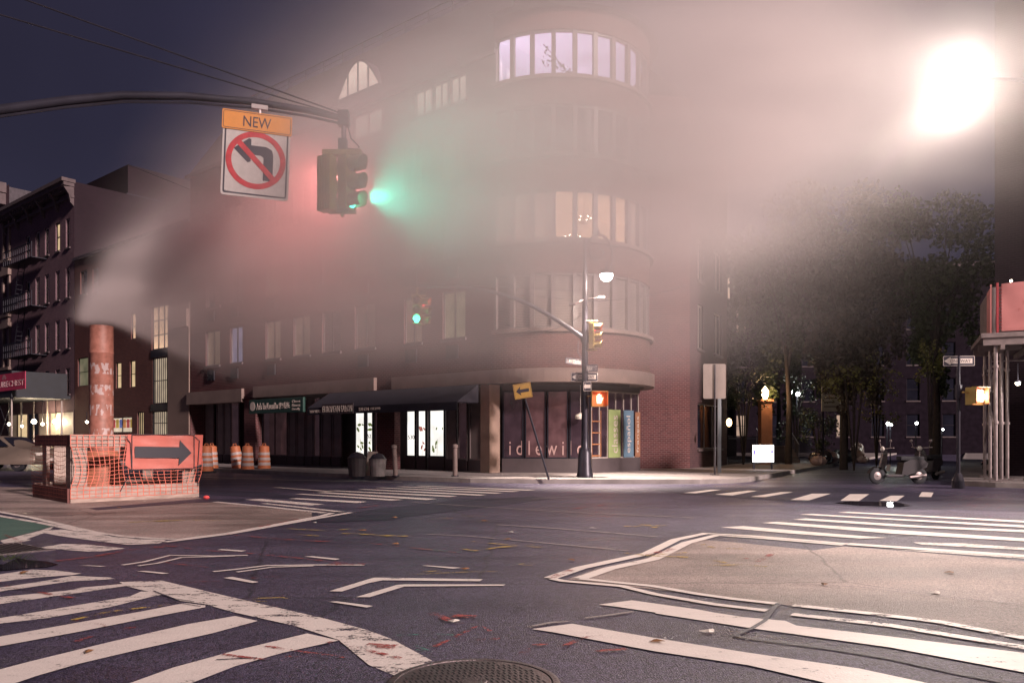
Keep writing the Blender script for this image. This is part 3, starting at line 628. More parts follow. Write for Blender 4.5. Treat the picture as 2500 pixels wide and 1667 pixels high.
# ---------------- ground floor of the corner building: shops
SH = Vector(NI)*.75
SW = Wall(cb_, J+UD*20.2+SH, J+SH)                  # recessed shop line
shopd = M('shop_dark', (.06, .045, .05), .7); shopp = M('shop_panel', (.20, .165, .16), .6, var=.15); shopglass_glow = M('shop_glass_glow', (.03, .02, .028), .06, var=.5, vs=1.7, spec=.7, em=(.75, .38, .42), es=.045)  # faint rosy glow added to the glass in place of passing traffic light
m = MB(); m.quad((-.2, .5, PH), (SW.L, .5, PH), (SW.L, .5, 3.3), (-.2, .5, 3.3)); m.quad((-.2, -.9, 3.19), (SW.L, -.9, 3.19), (SW.L, .5, 3.19), (-.2, .5, 3.19)); SW.put(m, 'shop_back_wall', shopd)
def shop_bay(a, b_, mat, mull=0, z0=.55, z1=3.15, frame=wframe, base=True):
    u0, u1 = SW.u(a), SW.u(b_); w_ = SW.window((u0, u1, z0, z1), frame=frame, pane=mat, mull=mull, sill=False, inset=.05, fw=.05)
    if base:
        m = MB(); m.box(u0, u1, -.02, .1, PH, z0-.003); m.build('base_panel', shopd, w_)
    return w_
for a, b_, mt, ml in [(488, 520, shopp, 0), (527, 543, shopp, 0), (545, 561, shopp, 0), (562, 582, shopglass_glow, 0), (640, 700, shopglass_glow, 1), (702, 720, shopp, 0), (722, 742, shopp, 0), (745, 762, shopp, 0), (764, 780, shopglass_glow, 0), (783, 807, shopp, 0), (810, 832, shopp, 0)]:
    shop_bay(a, b_, mt, ml)
sign_w = M('signboard_white', (.72, .68, .62), .5); sign_g = M('signboard_green', (.015, .05, .04), .5)
# lit salon windows with a flower print
leaf_g = M('printed_leaf_green', (.25, .32, .12), .6, em=(.35, .45, .15), es=.4); leaf_r = M('printed_petal', (.6, .2, .18), .6, em=(.8, .3, .25), es=.5)
for a, b_, flw in [(865, 889, 1), (893, 909, 1), (990, 1013, 0), (1018, 1039, 1), (1046, 1084, 1)]:
    w_ = shop_bay(a, b_, L_white, z0=.62, z1=3.0 if a > 1040 else 2.45, frame=metalD)
    u0, u1 = SW.u(a), SW.u(b_)
    if flw:
        m = MB(); random.seed(a)
        for i in range(7):
            cx_, cz = random.uniform(u0+.1, u1-.1), random.choice([.9, 1.0, 1.15, 1.7, 1.9]); s = random.uniform(.06, .13); an = random.random()*3
            m.add([(cx_+s*math.cos(t_)*math.cos(an)-s*.5*math.sin(t_)*math.sin(an), .045, cz+s*math.cos(t_)*math.sin(an)+s*.5*math.sin(t_)*math.cos(an)) for t_ in [k*.785 for k in range(8)]], [tuple(range(8))])
        m.tube([((u0+u1)/2, .043, .68), ((u0+u1)/2+.03, .043, 1.3)], .008, 4); m.build('window_print', leaf_g if a != 1018 else leaf_r, w_)
    if a == 893: add_lettering(w_, '52', u0+.06, .04, 1.35, .22, .16, M('print_grey', (.2, .17, .17), .6))
    if a == 990: add_lettering(w_, '530', u0+.1, .04, 1.3, .36, .16, M('print_grey', (.2, .17, .17), .6))
for a, b_, mt in [(912, 960, shopglass_glow), (1088, 1112, shopp), (1116, 1140, shopglass_glow), (1144, 1182, shopp)]: shop_bay(a, b_, mt)
# awning with valance
aw = M('awning_canvas', (.014, .012, .022), .8, var=.2)
u0, u1 = FW.u(812), FW.u(1176)
m = MB(); za, zb = 3.19, 2.55
m.quad((u0, -.17, za), (u1, -.17, za), (u1, -1.25, zb), (u0, -1.25, zb)); m.quad((u0, -1.25, zb), (u1, -1.25, zb), (u1, -1.25, zb-.28), (u0, -1.25, zb-.28))
m.quad((u0, -.17, za-.02), (u1, -.17, za-.02), (u1, -1.23, zb-.02), (u0, -1.23, zb-.02)); m.add([(u0, -.17, za), (u0, -1.25, zb), (u0, -.17, zb)], [(0, 1, 2)]); m.add([(u1, -.17, za), (u1, -1.25, zb), (u1, -.17, zb)], [(0, 1, 2)])
awn = FW.put(m, 'awning', aw)
lt = M('letter_pale', (.55, .47, .42), .6)
bd = MB(); ua, ub = FW.u(848), FW.u(925); bd.box(ua, ub, -1.275, -1.255, zb-.27, zb+.12); bo = bd.build('name_board', shopd, awn)
add_lettering(bo, 'EUROPEAN SALON', ua+.06, -1.279, zb-.2, ub-ua-.12, .24, lt)
add_lettering(awn, 'WEST VILLAGE', FW.u(818), -1.256, zb-.2, FW.u(846)-FW.u(818), .10, lt)
add_lettering(awn, 'SALON', FW.u(938), -1.256, zb-.19, FW.u(962)-FW.u(938), .12, lt); add_lettering(awn, 'EST.1999', FW.u(967), -1.256, zb-.17, FW.u(990)-FW.u(967), .09, lt)
for uu in (u0+.05, u1-.05): m = MB(); m.tube([(uu, -1.2, zb-.02), (uu, -.2, zb-.02)], .015, 6); m.build('bracket', metalD, awn)
m = MB(); q = [SW.u(960), SW.u(964)]; m.tube([(q[0], -.02, PH), (q[0], -.02, 2.6)], .03, 8); SW.put(m, 'door_post', wlight)
# taekwondo signboard
ua, ub = FW.u(628), FW.u(760); m = MB(); m.bbox(ua, ub, -.42, -.3, 2.45, 3.08, .02); sb = FW.put(m, 'signboard', sign_g)
lw = (ub-ua)
add_lettering(sb, "An's TaeKwonDo", ua+lw*.15, -.425, 2.62, lw*.40, .3, lt); add_lettering(sb, '안스태권도', ua+lw*.57, -.425, 2.62, lw*.2, .28, lt)
for i, tx in enumerate(['Classes', 'Fitness', 'Family']): add_lettering(sb, tx, ua+lw*.81, -.425, 2.86-i*.17, lw*.14, .12, lt)
m = MB(); m.lathe([(.001, 0), (.2, 0), (.2, .01), (.001, .01)], 24); m.xf(Matrix.Rotation(R(90), 4, 'X')); m.build('emblem', lt, sb, loc=(ua+lw*.07, -.42, 2.78))
# tower shop front: pillar, glazing, letters
m = MB(); m.box(SW.L-.62+.0, SW.L-.2, -.75, -.2, PH, 3.2); SW.put(m, 'pillar', M('pillar_stone', (.3, .21, .17), .8))
shopline = [J+SH, Vector((-.1, 27.5)), Vector((2.9, 27.35)), Vector((4.3, 28.6)), Vector((4.9, 31.5))]
T1w = Wall(cb_, (-.35, 28.0), (2.75, 27.55)); T2w = Wall(cb_, (2.75, 27.55), (4.75, 29.6))
for W_, n_ in ((T1w, 4), (T2w, 4)):
    m = MB(); m.box(0, W_.L, -.02, .15, PH, .62); W_.put(m, 'shop_base', shopd); m = MB(); m.box(0, W_.L, -.01, .12, 3.0, 3.2); W_.put(m, 'shop_header', shopd)
m = MB(); 
inter = M('shop_interior', (.10, .05, .05), .8, em=(.5, .2, .18), es=.05)
for k in range(4):
    a, b_ = T1w.L*k/4+.02, T1w.L*(k+1)/4-.02; w_ = T1w.window((a, b_, .62, 3.0), mull=0, sill=False, inset=.03, pane=shopglass_glow if k in (0, 3) else M('shop_glass_rosy', (.07, .04, .045), .08, var=.5, vs=2, em=(.8, .35, .35), es=.10), frame=metalD)
idl = M('vinyl_pink', (.42, .27, .26), .5)
a = T1w.u(1243); b_ = T1w.u(1424)
def spaced(parent, s, a, b_, z, h, mat, y=.02):
    for i, ch in enumerate(s):
        wd = .45 if ch in 'il' else (1.25 if ch == 'w' else 1); cx_ = a+(b_-a)*(i+.5)/len(s); t_ = text_mb(ch, None, h if ch in 'dli' else h*.7, .003)
        xs = [v[0] for v in t_.v]; t_.build('lettering', mat, parent, loc=(cx_-(max(xs)-min(xs))/2, y, z))
t_ = text_mb('i d l e w i l d', min(b_, T1w.L-.08)-a, .5, .003); t_.build('lettering', idl, w_, loc=(a, .02, .74))
cols = [('classes', M('banner_green', (.27, .34, .14), .6), 1486, 1515, 2.35), ('español', M('banner_blue', (.10, .17, .24), .6), 1523, 1547, 2.35), ('français', M('banner_brown', (.26, .12, .07), .6), 1551, 1563, 2.3)]
for s_, mt, a, b_, zt in cols:
    ua, ub = T2w.u(a), T2w.u(b_); m = MB(); m.box(ua, ub, .0, .02, .64, zt); bn = T2w.put(m, 'window_banner', mt)
    t_ = text_mb(s_, 1.35, (ub-ua)*.5, .003); t_.v = [(-z, y, x) for x, y, z in t_.v]; t_.build('lettering', lt, bn, loc=(ua+(ub-ua)*.75, -.006, .8))
T2w.window((.02, T2w.L-.02, .62, 3.0), mull=5, sill=False, inset=.06, frame=wlight, pane=shopglass_glow)
# bookshelf inside the shop
m = MB()
uu = T2w.u(1462)
for i in range(4): m.box(.05, .55, .03, .05, .7+i*.4, .74+i*.4)
m.box(.05, .08, .03, .05, .64, 2.3); m.box(.55, .58, .03, .05, .64, 2.3); T2w.put(m, 'shelf', M('shelf_wood', (.35, .14, .06), .6))
# pendant lamp in the shop
m = MB(); m.tube([(2.35, 27.35, 3.15), (2.35, 27.35, 2.2)], .006, 5); m.lathe([(.02, .12), (.16, .05), (.19, 0), (.17, -.09), (.0, -.11)], 16, (2.35, 27.35, 2.08))
tag(m.build('pendant_lamp', sign_w), 'unlit white dome pendant lamp in the tower shop window', 'lamp')
# ================================================================== LEFT BUILDINGS
brickS = brick_mat('blackish_brick', (.022, .012, .018), (.016, .009, .014), (.03, .02, .024))  # brick of a very dark overall tone
def P_(t): return J+UD*t
# low brown building with the tall lit stair window
lo_ = empty('low_building', (P_(20.3).x, P_(20.3).y, 0), 'low brown brick building with a tall lit grid window beside the corner building', 'building')
LW = Wall(lo_, P_(34.0), P_(20.25))
def wrect(W_, a, b_, ya, yb):
    mid = (a+b_)/2; return (W_.u(a), W_.u(b_), W_.z(mid, yb), W_.z(mid, ya))
o_tall = [wrect(LW, 370, 412, 745, 852), wrect(LW, 372, 410, 872, 985), wrect(LW, 371, 408, 1003, 1062)]
o_sm = [wrect(LW, 283, 296, 885, 948), wrect(LW, 317, 330, 880, 945), wrect(LW, 320, 331, 765, 827), wrect(LW, 196, 213, 660, 718), wrect(LW, 226, 240, 655, 715), wrect(LW, 190, 215, 873, 942)]
o_shop = [wrect(LW, 270, 322, 1018, 1056), wrect(LW, 335, 352, 1005, 1062)]
LW.put(wall_panel('', LW.L, 0, 12.25, o_tall+o_sm+o_shop, brickF), 'wall', brickF)
LW.window(o_tall[0], frame=metalD, pane=L_peach, mull=2, rails=2, sill=False, fw=.06)
for o in o_tall[1:]:
    w_ = LW.window(o, frame=metalD, pane=lit('lit_window_cream', (1, .78, .55), .62), mull=0, rails=1, sill=False)
    m = MB()
    for i in range(8):
        x = o[0]+(o[1]-o[0])*(i+.5)/8; m.box(x-.012, x+.012, .0, .03, o[2], o[3])
    m.build('window_bar', metalD, w_)
m = MB(); m.box(o_tall[0][0]-.05, o_tall[0][1]+.05, -.03, .05, o_tall[1][3]+.02, o_tall[0][2]-.02); LW.put(m, 'spandrel', metalD); m = MB(); m.box(o_tall[0][0]-.05, o_tall[0][1]+.05, -.03, .05, o_tall[2][3]+.02, o_tall[1][2]-.02); LW.put(m, 'spandrel', metalD)
for i, o in enumerate(o_sm): LW.window(o, frame=metalD, pane=[L_warm, L_warm, L_peach, glass, glass, L_green][i], mull=0, rails=1, fw=.04, sill=i in (3, 4))
cl1 = lit('lit_shop_left', (1, .8, .6), .9)
w_ = LW.window(o_shop[0], frame=metalD, pane=cl1, mull=1, sill=False)
m_c = [M('shirt_red', (.6, .05, .06), .7, em=(.8, .15, .15), es=.4), M('shirt_yellow', (.7, .45, .05), .7, em=(.9, .6, .15), es=.4), M('shirt_blue', (.1, .15, .5), .7, em=(.3, .35, .8), es=.4), M('shirt_orange', (.7, .25, .05), .7, em=(.9, .4, .15), es=.4)]
a, b_, c_, d_ = o_shop[0]
for i in range(6):
    x = a+(b_-a)*(i+.5)/6; h = (d_-c_)*.55; s = (b_-a)/14; m = MB(); zz = d_-.12
    m.add([(x-s, .095, zz-h), (x+s, .095, zz-h), (x+s*.9, .095, zz-h*.3), (x+s*1.3, .095, zz-h*.3), (x+s*.7, .095, zz), (x-s*.7, .095, zz), (x-s*1.3, .095, zz-h*.3), (x-s*.9, .095, zz-h*.3)], [tuple(range(8))])
    m.build('display_shirt', m_c[i % 4], w_)
LW.window(o_shop[1], frame=metalD, pane=L_warm, mull=3, sill=False)
m = MB(); m.box(LW.u(412), LW.L, -.06, 0, 0, 8.2); m.box(LW.u(428), LW.L, -.2, -.06, 7.0, 7.9); LW.put(m, 'pale_wall', M('pale_render', (.20, .14, .12), .85, var=.1, vs=.7))
m = MB(); m.box(-.1, LW.L, -.12, .1, 12.25, 12.42); m.quad((0, .1, 12.3), (LW.L, .1, 12.3), (LW.L, 12, 12.3), (0, 12, 12.3)); LW.put(m, 'roof', roofm)
m = MB(); m.tube([(LW.u(285), -.1, LW.z(285, 1000)), (LW.u(285), -.35, LW.z(285, 985)), (LW.u(290), -.4, LW.z(290, 1000)), (LW.u(300), -.5, LW.z(300, 1010))], .02, 6); LW.put(m, 'sign_bracket', metalD)

# row building with bracketed cornice
ro_ = empty('row_building', (P_(34.1).x, P_(34.1).y, 0), 'tall dark brick row building with bracketed cornice and iron fire escape', 'building')
RW = Wall(ro_, P_(45.4), P_(34.05)); H = 17.15
opsR = []
for zz in [(13.25, 15.05), (10.15, 12.0), (7.0, 8.85), (4.15, 5.75)]:
    for px in (68, 92, 115, 141, 166): opsR.append((RW.u(px-5.2), RW.u(px+5.2), *zz))
RW.put(wall_panel('', RW.L, 0, H, opsR, brickL), 'wall', brickL)
for i, o in enumerate(opsR): RW.window(o, frame=wlight if i != 3 else wframe, pane=glass if i != 3 else L_warm, mull=0, rails=1, fw=.09, blind=False)
m = MB(); m.box(-.3, RW.L+.05, -.75, .05, H-.1, H+.12); m.box(-.25, RW.L, -.62, .0, H-.32, H-.1); m.box(-.2, RW.L, -.2, 0, H-1.0, H-.85)
for i in range(34): x = -.1+i*RW.L/33.6; m.box(x-.08, x+.08, -.48, 0, H-.55, H-.32)
cn = RW.put(m, 'cornice', stoneD)
for i in range(6):
    m = MB(); x = .05+i*(RW.L-.2)/5; m.add([(x-.1, 0, H-1.5), (x-.1, -.2, H-1.3), (x-.1, -.3, H-.8), (x-.1, -.6, H-.4), (x-.1, 0, H-.32), (x+.1, 0, H-1.5), (x+.1, -.2, H-1.3), (x+.1, -.3, H-.8), (x+.1, -.6, H-.4), (x+.1, 0, H-.32)], [(0, 1, 2, 3, 4), (5, 6, 7, 8, 9), (0, 1, 6, 5), (1, 2, 7, 6), (2, 3, 8, 7), (3, 4, 9, 8)]); m.build('bracket', stoneD, cn)
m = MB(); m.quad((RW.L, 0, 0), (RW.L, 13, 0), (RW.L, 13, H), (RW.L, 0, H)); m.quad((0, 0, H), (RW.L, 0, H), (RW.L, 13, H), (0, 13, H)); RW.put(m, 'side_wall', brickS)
m = MB(); m.box(.5, RW.L-.5, 3.5, 9, H, H+2.1); RW.put(m, 'bulkhead', brickS)
m = MB(); m.tube([(RW.L-.5, 3.5, H+2.1), (RW.L+3, 7, H+.2)], .03, 4)
m.box(RW.L-.1, RW.L-.02, 3.2, 5.6, H, H+.1); RW.put(m, 'parapet_cable', metalD)
def chimney(par, u, v, z0, z1, s, mat):
    m = MB(); m.box(u-s, u+s, v-s*.8, v+s*.8, z0, z1); m.box(u-s*1.1, u+s*1.1, v-s*.9, v+s*.9, z1, z1+.12); return par.put(m, 'chimney', mat)
chimney(RW, RW.L+.1, 9.0, H-1, H+1.0, .8, brickS); chimney(RW, RW.L+.1, 12.2, H-1, H+3.1, .72, brickS)
m = MB(); m.add([(RW.L-.4, 10.9, H+.15), (RW.L+1.0, 10.9, H+.15), (RW.L+1.0, 12.6, H+.15), (RW.L-.4, 12.6, H+.15), (RW.L, 11.3, H+.75), (RW.L+.7, 11.3, H+.75), (RW.L+.7, 12.2, H+.75), (RW.L, 12.2, H+.75)], [(0, 1, 5, 4), (1, 2, 6, 5), (2, 3, 7, 6), (3, 0, 4, 7), (4, 5, 6, 7)])
RW.put(m, 'skylight', M('skylight_glass', (.3, .3, .27), .3))
# fire escape
fe = MB()
for zf in (12.95, 9.85, 6.75):
    x0, x1 = RW.u(48), RW.u(118); fe.box(x0, x1, -1.0, -.1, zf, zf+.04)
    for i in range(15): x = x0+(x1-x0)*i/14; fe.box(x-.015, x+.015, -1.0, -.97, zf, zf+.95)
    fe.box(x0, x1, -1.01, -.96, zf+.92, zf+.97); fe.box(x0, x1, -1.01, -.96, zf+.45, zf+.48)
    xs = RW.u(62); fe.tube([(xs, -.75, zf-3.05), (xs+1.1, -.75, zf+.04)], .025, 4); fe.tube([(xs, -.4, zf-3.05), (xs+1.1, -.4, zf+.04)], .025, 4)
    for i in range(11): fe.box(xs+i*.1, xs+i*.1+.1, -.75, -.4, zf-3.05+i*.28, zf-3.03+i*.28)
fo = RW.put(fe, 'fire_escape', metalD)
# ornate building at the frame edge
or_ = empty('ornate_building', (P_(46).x, P_(46).y, 0), 'dark building with pale carved window surrounds at the left frame edge', 'building')
OW = Wall(or_, P_(62), P_(45.5)); opsO = []
for zz in [(14.2, 16.6), (10.3, 12.7), (6.6, 9.0)]:
    for px in (17, -12, -40): opsO.append((OW.u(px-5.5), OW.u(px+5.5), *zz))
OW.put(wall_panel('', OW.L, 0, 19.2, opsO, brickL), 'wall', brickL)
for o in opsO:
    w_ = OW.window(o, frame=wlight, mull=0, rails=1, fw=.12, sill=False); m = MB(); a, b_, c_, d_ = o
    m.box(a-.28, a-.02, -.1, .0, c_-.2, d_+.1); m.box(b_+.02, b_+.28, -.1, 0, c_-.2, d_+.1); m.box(a-.4, b_+.4, -.22, 0, d_+.12, d_+.5); m.box(a-.2, b_+.2, -.15, 0, d_+.5, d_+.8); m.box(a-.35, b_+.35, -.2, 0, c_-.4, c_-.2)
    m.build('window_surround', stone, w_)
m = MB(); m.box(0, OW.L+.1, -.9, 0, 18.7, 19.4); m.box(0, OW.L, -.5, 0, 17.9, 18.7); OW.put(m, 'cornice', stoneD)
m = MB(); m.quad((OW.L, 0, 0), (OW.L, 13, 0), (OW.L, 13, 19.2), (OW.L, 0, 19.2)); m.quad((0, 0, 19.2), (OW.L, 0, 19.2), (OW.L, 13, 19.2), (0, 13, 19.2)); OW.put(m, 'roof', roofm)

# ---------------- sidewalk shed of the left block
sh_ = empty('sidewalk_shed', (P_(42).x-2, P_(42).y-2, 0), 'dark green boarded sidewalk shed on pipe posts before the row building', 'scaffold shed')
off = -NI*3.2
HW = Wall(sh_, P_(60)+off, P_(34.6)+off)
m = MB(); m.box(0, HW.L, -.05, 0, 4.0, 5.35); m.box(0, HW.L, -.07, 3.2, 3.8, 4.0); m.box(HW.L-.05, HW.L, 0, 3.0, 4.0, 5.35); HW.put(m, 'boarding', M('board_green', (.006, .008, .014), .6, var=.3))
for i in range(12):
    m = MB(); x = HW.L-.3-i*2.2; m.tube([(x, .05, .1), (x, .05, 3.8)], .045, 8); m.tube([(x, 2.8, .1), (x, 2.8, 3.8)], .045, 8); m.add([(x-.35, .05, 3.8), (x+.35, .05, 3.8), (x, .05, 3.45)], [(0, 1, 2)])
    HW.put(m, 'post', wlight)
m = MB()
for i in range(11):
    x = HW.L-.3-i*2.2; m.tube([(x, .05, 1.2), (x-2.2, .05, 1.2)], .025, 5)
    if i % 2 == 0: m.tube([(x, .05, 1.2), (x-2.2, .05, 3.6)], .022, 5); m.tube([(x-2.2, .05, 1.2), (x, .05, 3.6)], .022, 5)
HW.put(m, 'brace', metalD)
bx0, bx1 = HW.u(-40), HW.u(66); m = MB(); m.box(bx0, bx1, -.1, -.06, 4.2, 5.2); bn = HW.put(m, 'banner', M('banner_red', (.30, .02, .06), .6, var=.1, em=(.6, .04, .1), es=.10))
bl_ = M('banner_letter', (.6, .4, .4), .6); uw = HW.u(64)-HW.u(1)
add_lettering(bn, 'URE', HW.u(2), -.105, 4.42, uw*.36, .34, M('banner_letter_bold', (.75, .55, .55), .6)); add_lettering(bn, 'CHEST', HW.u(2)+uw*.39, -.105, 4.42, uw*.58, .34, bl_)
m = MB()
for i in range(9):
    a = math.pi*(.1+.8*i/8); m.add([(math.cos(a)*.05, 0, math.sin(a)*.05), (math.cos(a-.09)*.33, 0, math.sin(a-.09)*.28), (math.cos(a)*.40, 0, math.sin(a)*.33), (math.cos(a+.09)*.33, 0, math.sin(a+.09)*.28)], [(0, 1, 2, 3)])
m.build('emblem', bl_, bn, loc=(HW.u(15), -.106, 4.84))
# bright globe lamps hung beneath the shed
gl = M('globe_glow', (1, .9, .7), .5, em=(1, .84, .6), es=26, var=0)
for i, (px, py, r) in enumerate([(22, 1035, .09), (54, 1040, .08), (83, 1029, .15), (104, 1035, .09), (135, 1029, .14), (212, 1030, .08)]):
    d = 50.5 if i < 5 else 47; p = at(px, d, py)
    e = empty('globe_lamp', p, ['small glowing globe lamp, leftmost under the left sidewalk shed', 'small glowing globe lamp, second from left under the left sidewalk shed', 'largest glowing globe lamp on its post under the left sidewalk shed', 'small glowing globe lamp between the two large ones under the left shed', 'large glowing globe lamp nearest the steam stack under the left shed', 'small glowing lamp showing just at the left edge of the steam stack'][i], 'lamp', 'lamps under the left sidewalk shed')
    m = MB(); m.sphere((0, 0, 0), r, 12); m.build('globe', gl, e, smooth=True)
    m = MB(); m.tube([(0, 0, r), (0, 0, 3.8-p.z if i < 5 else .6)], .02, 5); m.build('stem', metalD, e)
    if i in (2, 4): lamp('POINT', 'globe_light', (0, -.25, 0), 160, (1, .78, .5), .1, parent=e)
# lit shopfronts below the shed (in the row building)
for i in range(6):
    a = .5+i*1.85; m = MB(); m.box(a, a+1.5, -.05, -.02, .6, 3.0); RW.put(m, 'shop_window', [L_dim, L_warm, glass, L_dim, L_green, L_dim][i])

# ================================================================== RIGHT SIDE
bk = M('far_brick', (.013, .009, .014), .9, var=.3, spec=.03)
farframe = M('far_frame', (.03, .025, .03), .7, spec=.1)
def blockb(name, lab, A, B, dep, h, wins, mat=brickD, wpane=glass, doorlamp=False):
    e = empty(name, (A[0], A[1], 0), lab, 'building'); W_ = Wall(e, A, B); W_.put(wall_panel('', W_.L, 0, h, wins, mat), 'wall', mat)
    for o in wins: W_.window(o, frame=farframe, pane=wpane if random.random() < .85 else L_dim, rails=1, mull=0)
    m = MB(); m.box(-.1, W_.L+.1, -.3, .1, h-.4, h); W_.put(m, 'cornice', stoneD)
    m = MB(); m.quad((0, 0, 0), (0, dep, 0), (0, dep, h), (0, 0, h)); m.quad((W_.L, 0, 0), (W_.L, dep, 0), (W_.L, dep, h), (W_.L, 0, h)); m.quad((0, 0, h-.02), (W_.L, 0, h-.02), (W_.L, dep, h-.02), (0, dep, h-.02)); W_.put(m, 'side_wall', mat)
    return e, W_
rs = P2+PD*9+Vector((.866, -.5))*-5
wl = [(1.2+i*2.4, 2.2+i*2.4, 1.6+k*3.2, 3.4+k*3.2) for i in range(7) for k in range(4)]
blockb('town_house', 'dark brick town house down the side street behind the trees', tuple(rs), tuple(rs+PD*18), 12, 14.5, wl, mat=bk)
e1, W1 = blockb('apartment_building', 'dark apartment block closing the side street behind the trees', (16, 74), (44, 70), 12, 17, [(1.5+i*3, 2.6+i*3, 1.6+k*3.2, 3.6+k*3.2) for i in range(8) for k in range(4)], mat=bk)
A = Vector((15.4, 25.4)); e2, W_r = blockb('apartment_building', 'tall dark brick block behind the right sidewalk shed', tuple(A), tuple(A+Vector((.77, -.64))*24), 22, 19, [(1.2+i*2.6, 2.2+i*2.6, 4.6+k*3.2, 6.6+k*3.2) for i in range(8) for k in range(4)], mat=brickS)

# ---------------- right sidewalk shed with the banner
e = empty('scaffold_shed', (13.2, 21.6, 0), 'steel pipe sidewalk shed carrying a pink cloth banner at the right frame edge', 'scaffold shed')
pipe = M('galvanised_pipe', (.30, .25, .25), .4, .6, var=.2, vs=6); plank = M('shed_plank', (.17, .13, .13), .7, var=.25, vs=4)
wx = Vector((.9, -.436)).normalized()               # shed front direction
S0 = Vector((13.0, 21.4)); rzs = math.atan2(wx.y, wx.x); sl = Vector((S0.x, S0.y, 0))-e.location
def S(mb, n, mt, par=None, sm=False): return mb.build(n, mt, par or e, loc=sl if par is None else (0, 0, 0), rz=rzs if par is None else 0, smooth=sm)
zd = 4.0
m = MB(); m.box(-.35, 9, -.2, 3.2, zd, zd+.12); m.box(-.3, 9, -.15, -.05, zd-.2, zd); m.box(-.3, 9, 1.4, 1.5, zd-.2, zd); m.box(-.3, 9, 3, 3.1, zd-.2, zd)
for i in range(14): m.box(.1+i*.65, .2+i*.65, -.15, 3.1, zd-.32, zd-.2)
S(m, 'deck', plank)
for x, y, r in [(.0, .0, .05), (.22, .9, .05), (.0, 1.45, .045), (.42, 1.45, .045), (.0, 3.0, .045), (1.25, .0, .06), (.95, 1.45, .045), (3.3, 0, .05), (3.3, 1.45, .045), (3.3, 3, .045), (6, 0, .05), (6, 3, .05)]:
    m = MB(); m.tube([(x, y, PH+.06), (x, y, zd-.2)], r, 10); m.box(x-.14, x+.14, y-.14, y+.14, PH, PH+.06); m.lathe([(r*1.5, 0), (r*1.5, .07)], 10, (x, y, 1.7), cap=True); m.lathe([(r*1.5, 0), (r*1.5, .07)], 10, (x, y, 3.2), cap=True); S(m, 'post', pipe, sm=False)
m = MB()
for a, b_ in [((1.25, 0, 3.4), (3.3, 0, 3.4)), ((1.25, 0, 2.6), (3.3, 0, 2.6)), ((1.25, 0, 1.1), (3.3, 0, 2.5)), ((1.25, 0, 2.5), (3.3, 0, 1.1)), ((1.25, 0, 3.3), (3.3, 0, 2.0)), ((0, 0, 2.6), (0, 3, 2.6)), ((0, 0, 1.2), (0, 3, 3.4)), ((.0, 3, 1.2), (0, 0, 3.4)), ((.95, 1.45, 1.2), (3.3, 1.45, 3.4)), ((3.3, 0, 1.3), (6, 0, 3.2)), ((0, 1.45, 3.5), (3.3, 1.45, 3.5)), ((1.25, 0, 3.6), (1.25, 3, 3.0))]:
    m.tube([a, b_], .024, 6)
S(m, 'brace', pipe)
# parapet boards and cloth
m = MB(); m.box(-.12, 9, -.1, -.04, zd+.12, zd+1.35); m.box(-.12, -.06, -.04, 3.0, zd+.12, zd+1.35); S(m, 'parapet', plank)
cloth = M('banner_cloth', (.46, .17, .165), .75, var=.08, vs=1.2, em=(.9, .22, .2), es=.0)
m = MB(); nx, nz = 60, 18; x0, x1, z0, z1 = .12, 8.9, zd+.16, zd+1.42
def wr(u, v): return -.125-.035*max(0, math.sin(9*(u*1.6+(1-v)*1.1)))*math.exp(-((u-.14)/.1)**2)-.012*math.sin(38*u+6*v)*(.4+v*.6)
for i in range(nx+1):
    for k in range(nz+1):
        u = i/nx; v = k/nz; m.v.append((x0+(x1-x0)*u**1.3, wr(u, v)-.02, z0+(z1-z0)*v+.02*math.sin(9*u)*v))
for i in range(nx):
    for k in range(nz): a = i*(nz+1)+k; m.f.append((a, a+nz+1, a+nz+2, a+1)); m.mi.append(0)
bn = S(m, 'banner', cloth, sm=True)
m = MB(); m.quad((-.125, -.1, zd+.14), (-.125, .95, zd+.14), (-.125, .95, zd+1.36), (-.125, -.1, zd+1.36)); m.box(-.14, -.1, -.14, -.1, zd+.1, zd+1.42); S(m, 'banner_end', cloth)
m = MB(); m.tube([(.02, -.16, zd+.1), (.02, -.16, zd+1.45)], .03, 6)
for k in range(14): m.tube([(.04, -.165, zd+.2+k*.085), (.13, -.165, zd+.24+k*.085)], .01, 4)
S(m, 'lacing', M('lacing_red', (.3, .03, .04), .6))
lt2 = M('banner_print', (.42, .12, .11), .7)
t_ = text_mb('SATURDAYS', .95, .085, .002); t_.build('lettering', lt2, bn, loc=(.62, -.165, zd+.86)); t_ = text_mb('NEW YORK CITY', 1.28, .085, .002); t_.build('lettering', lt2, bn, loc=(.5, -.165, zd+.66))
sb_ = MB(); sb_.sphere((.35, -.02, zd+1.5), .035, 8); S(sb_, 'light_bulb', bulb)
# bulb hung on the bracing
p = at(2485, 20.5, 935); e = empty('work_lamp', p, 'bare glaring work lamp hung on the scaffold braces at the right edge', 'lamp')
m = MB(); m.sphere((0, 0, 0), .06, 12); m.build('bulb', bulb, e); m = MB(); m.tube([(0, 0, .05), (0, 0, .5)], .012, 5); m.lathe([(.03, .05), (.07, .02), (.08, -.02)], 10, (0, 0, .03)); m.build('cord', metalD, e)
lamp('POINT', 'work_light', (0, -.1, -.02), 60, (1, .9, .8), .06, parent=e)

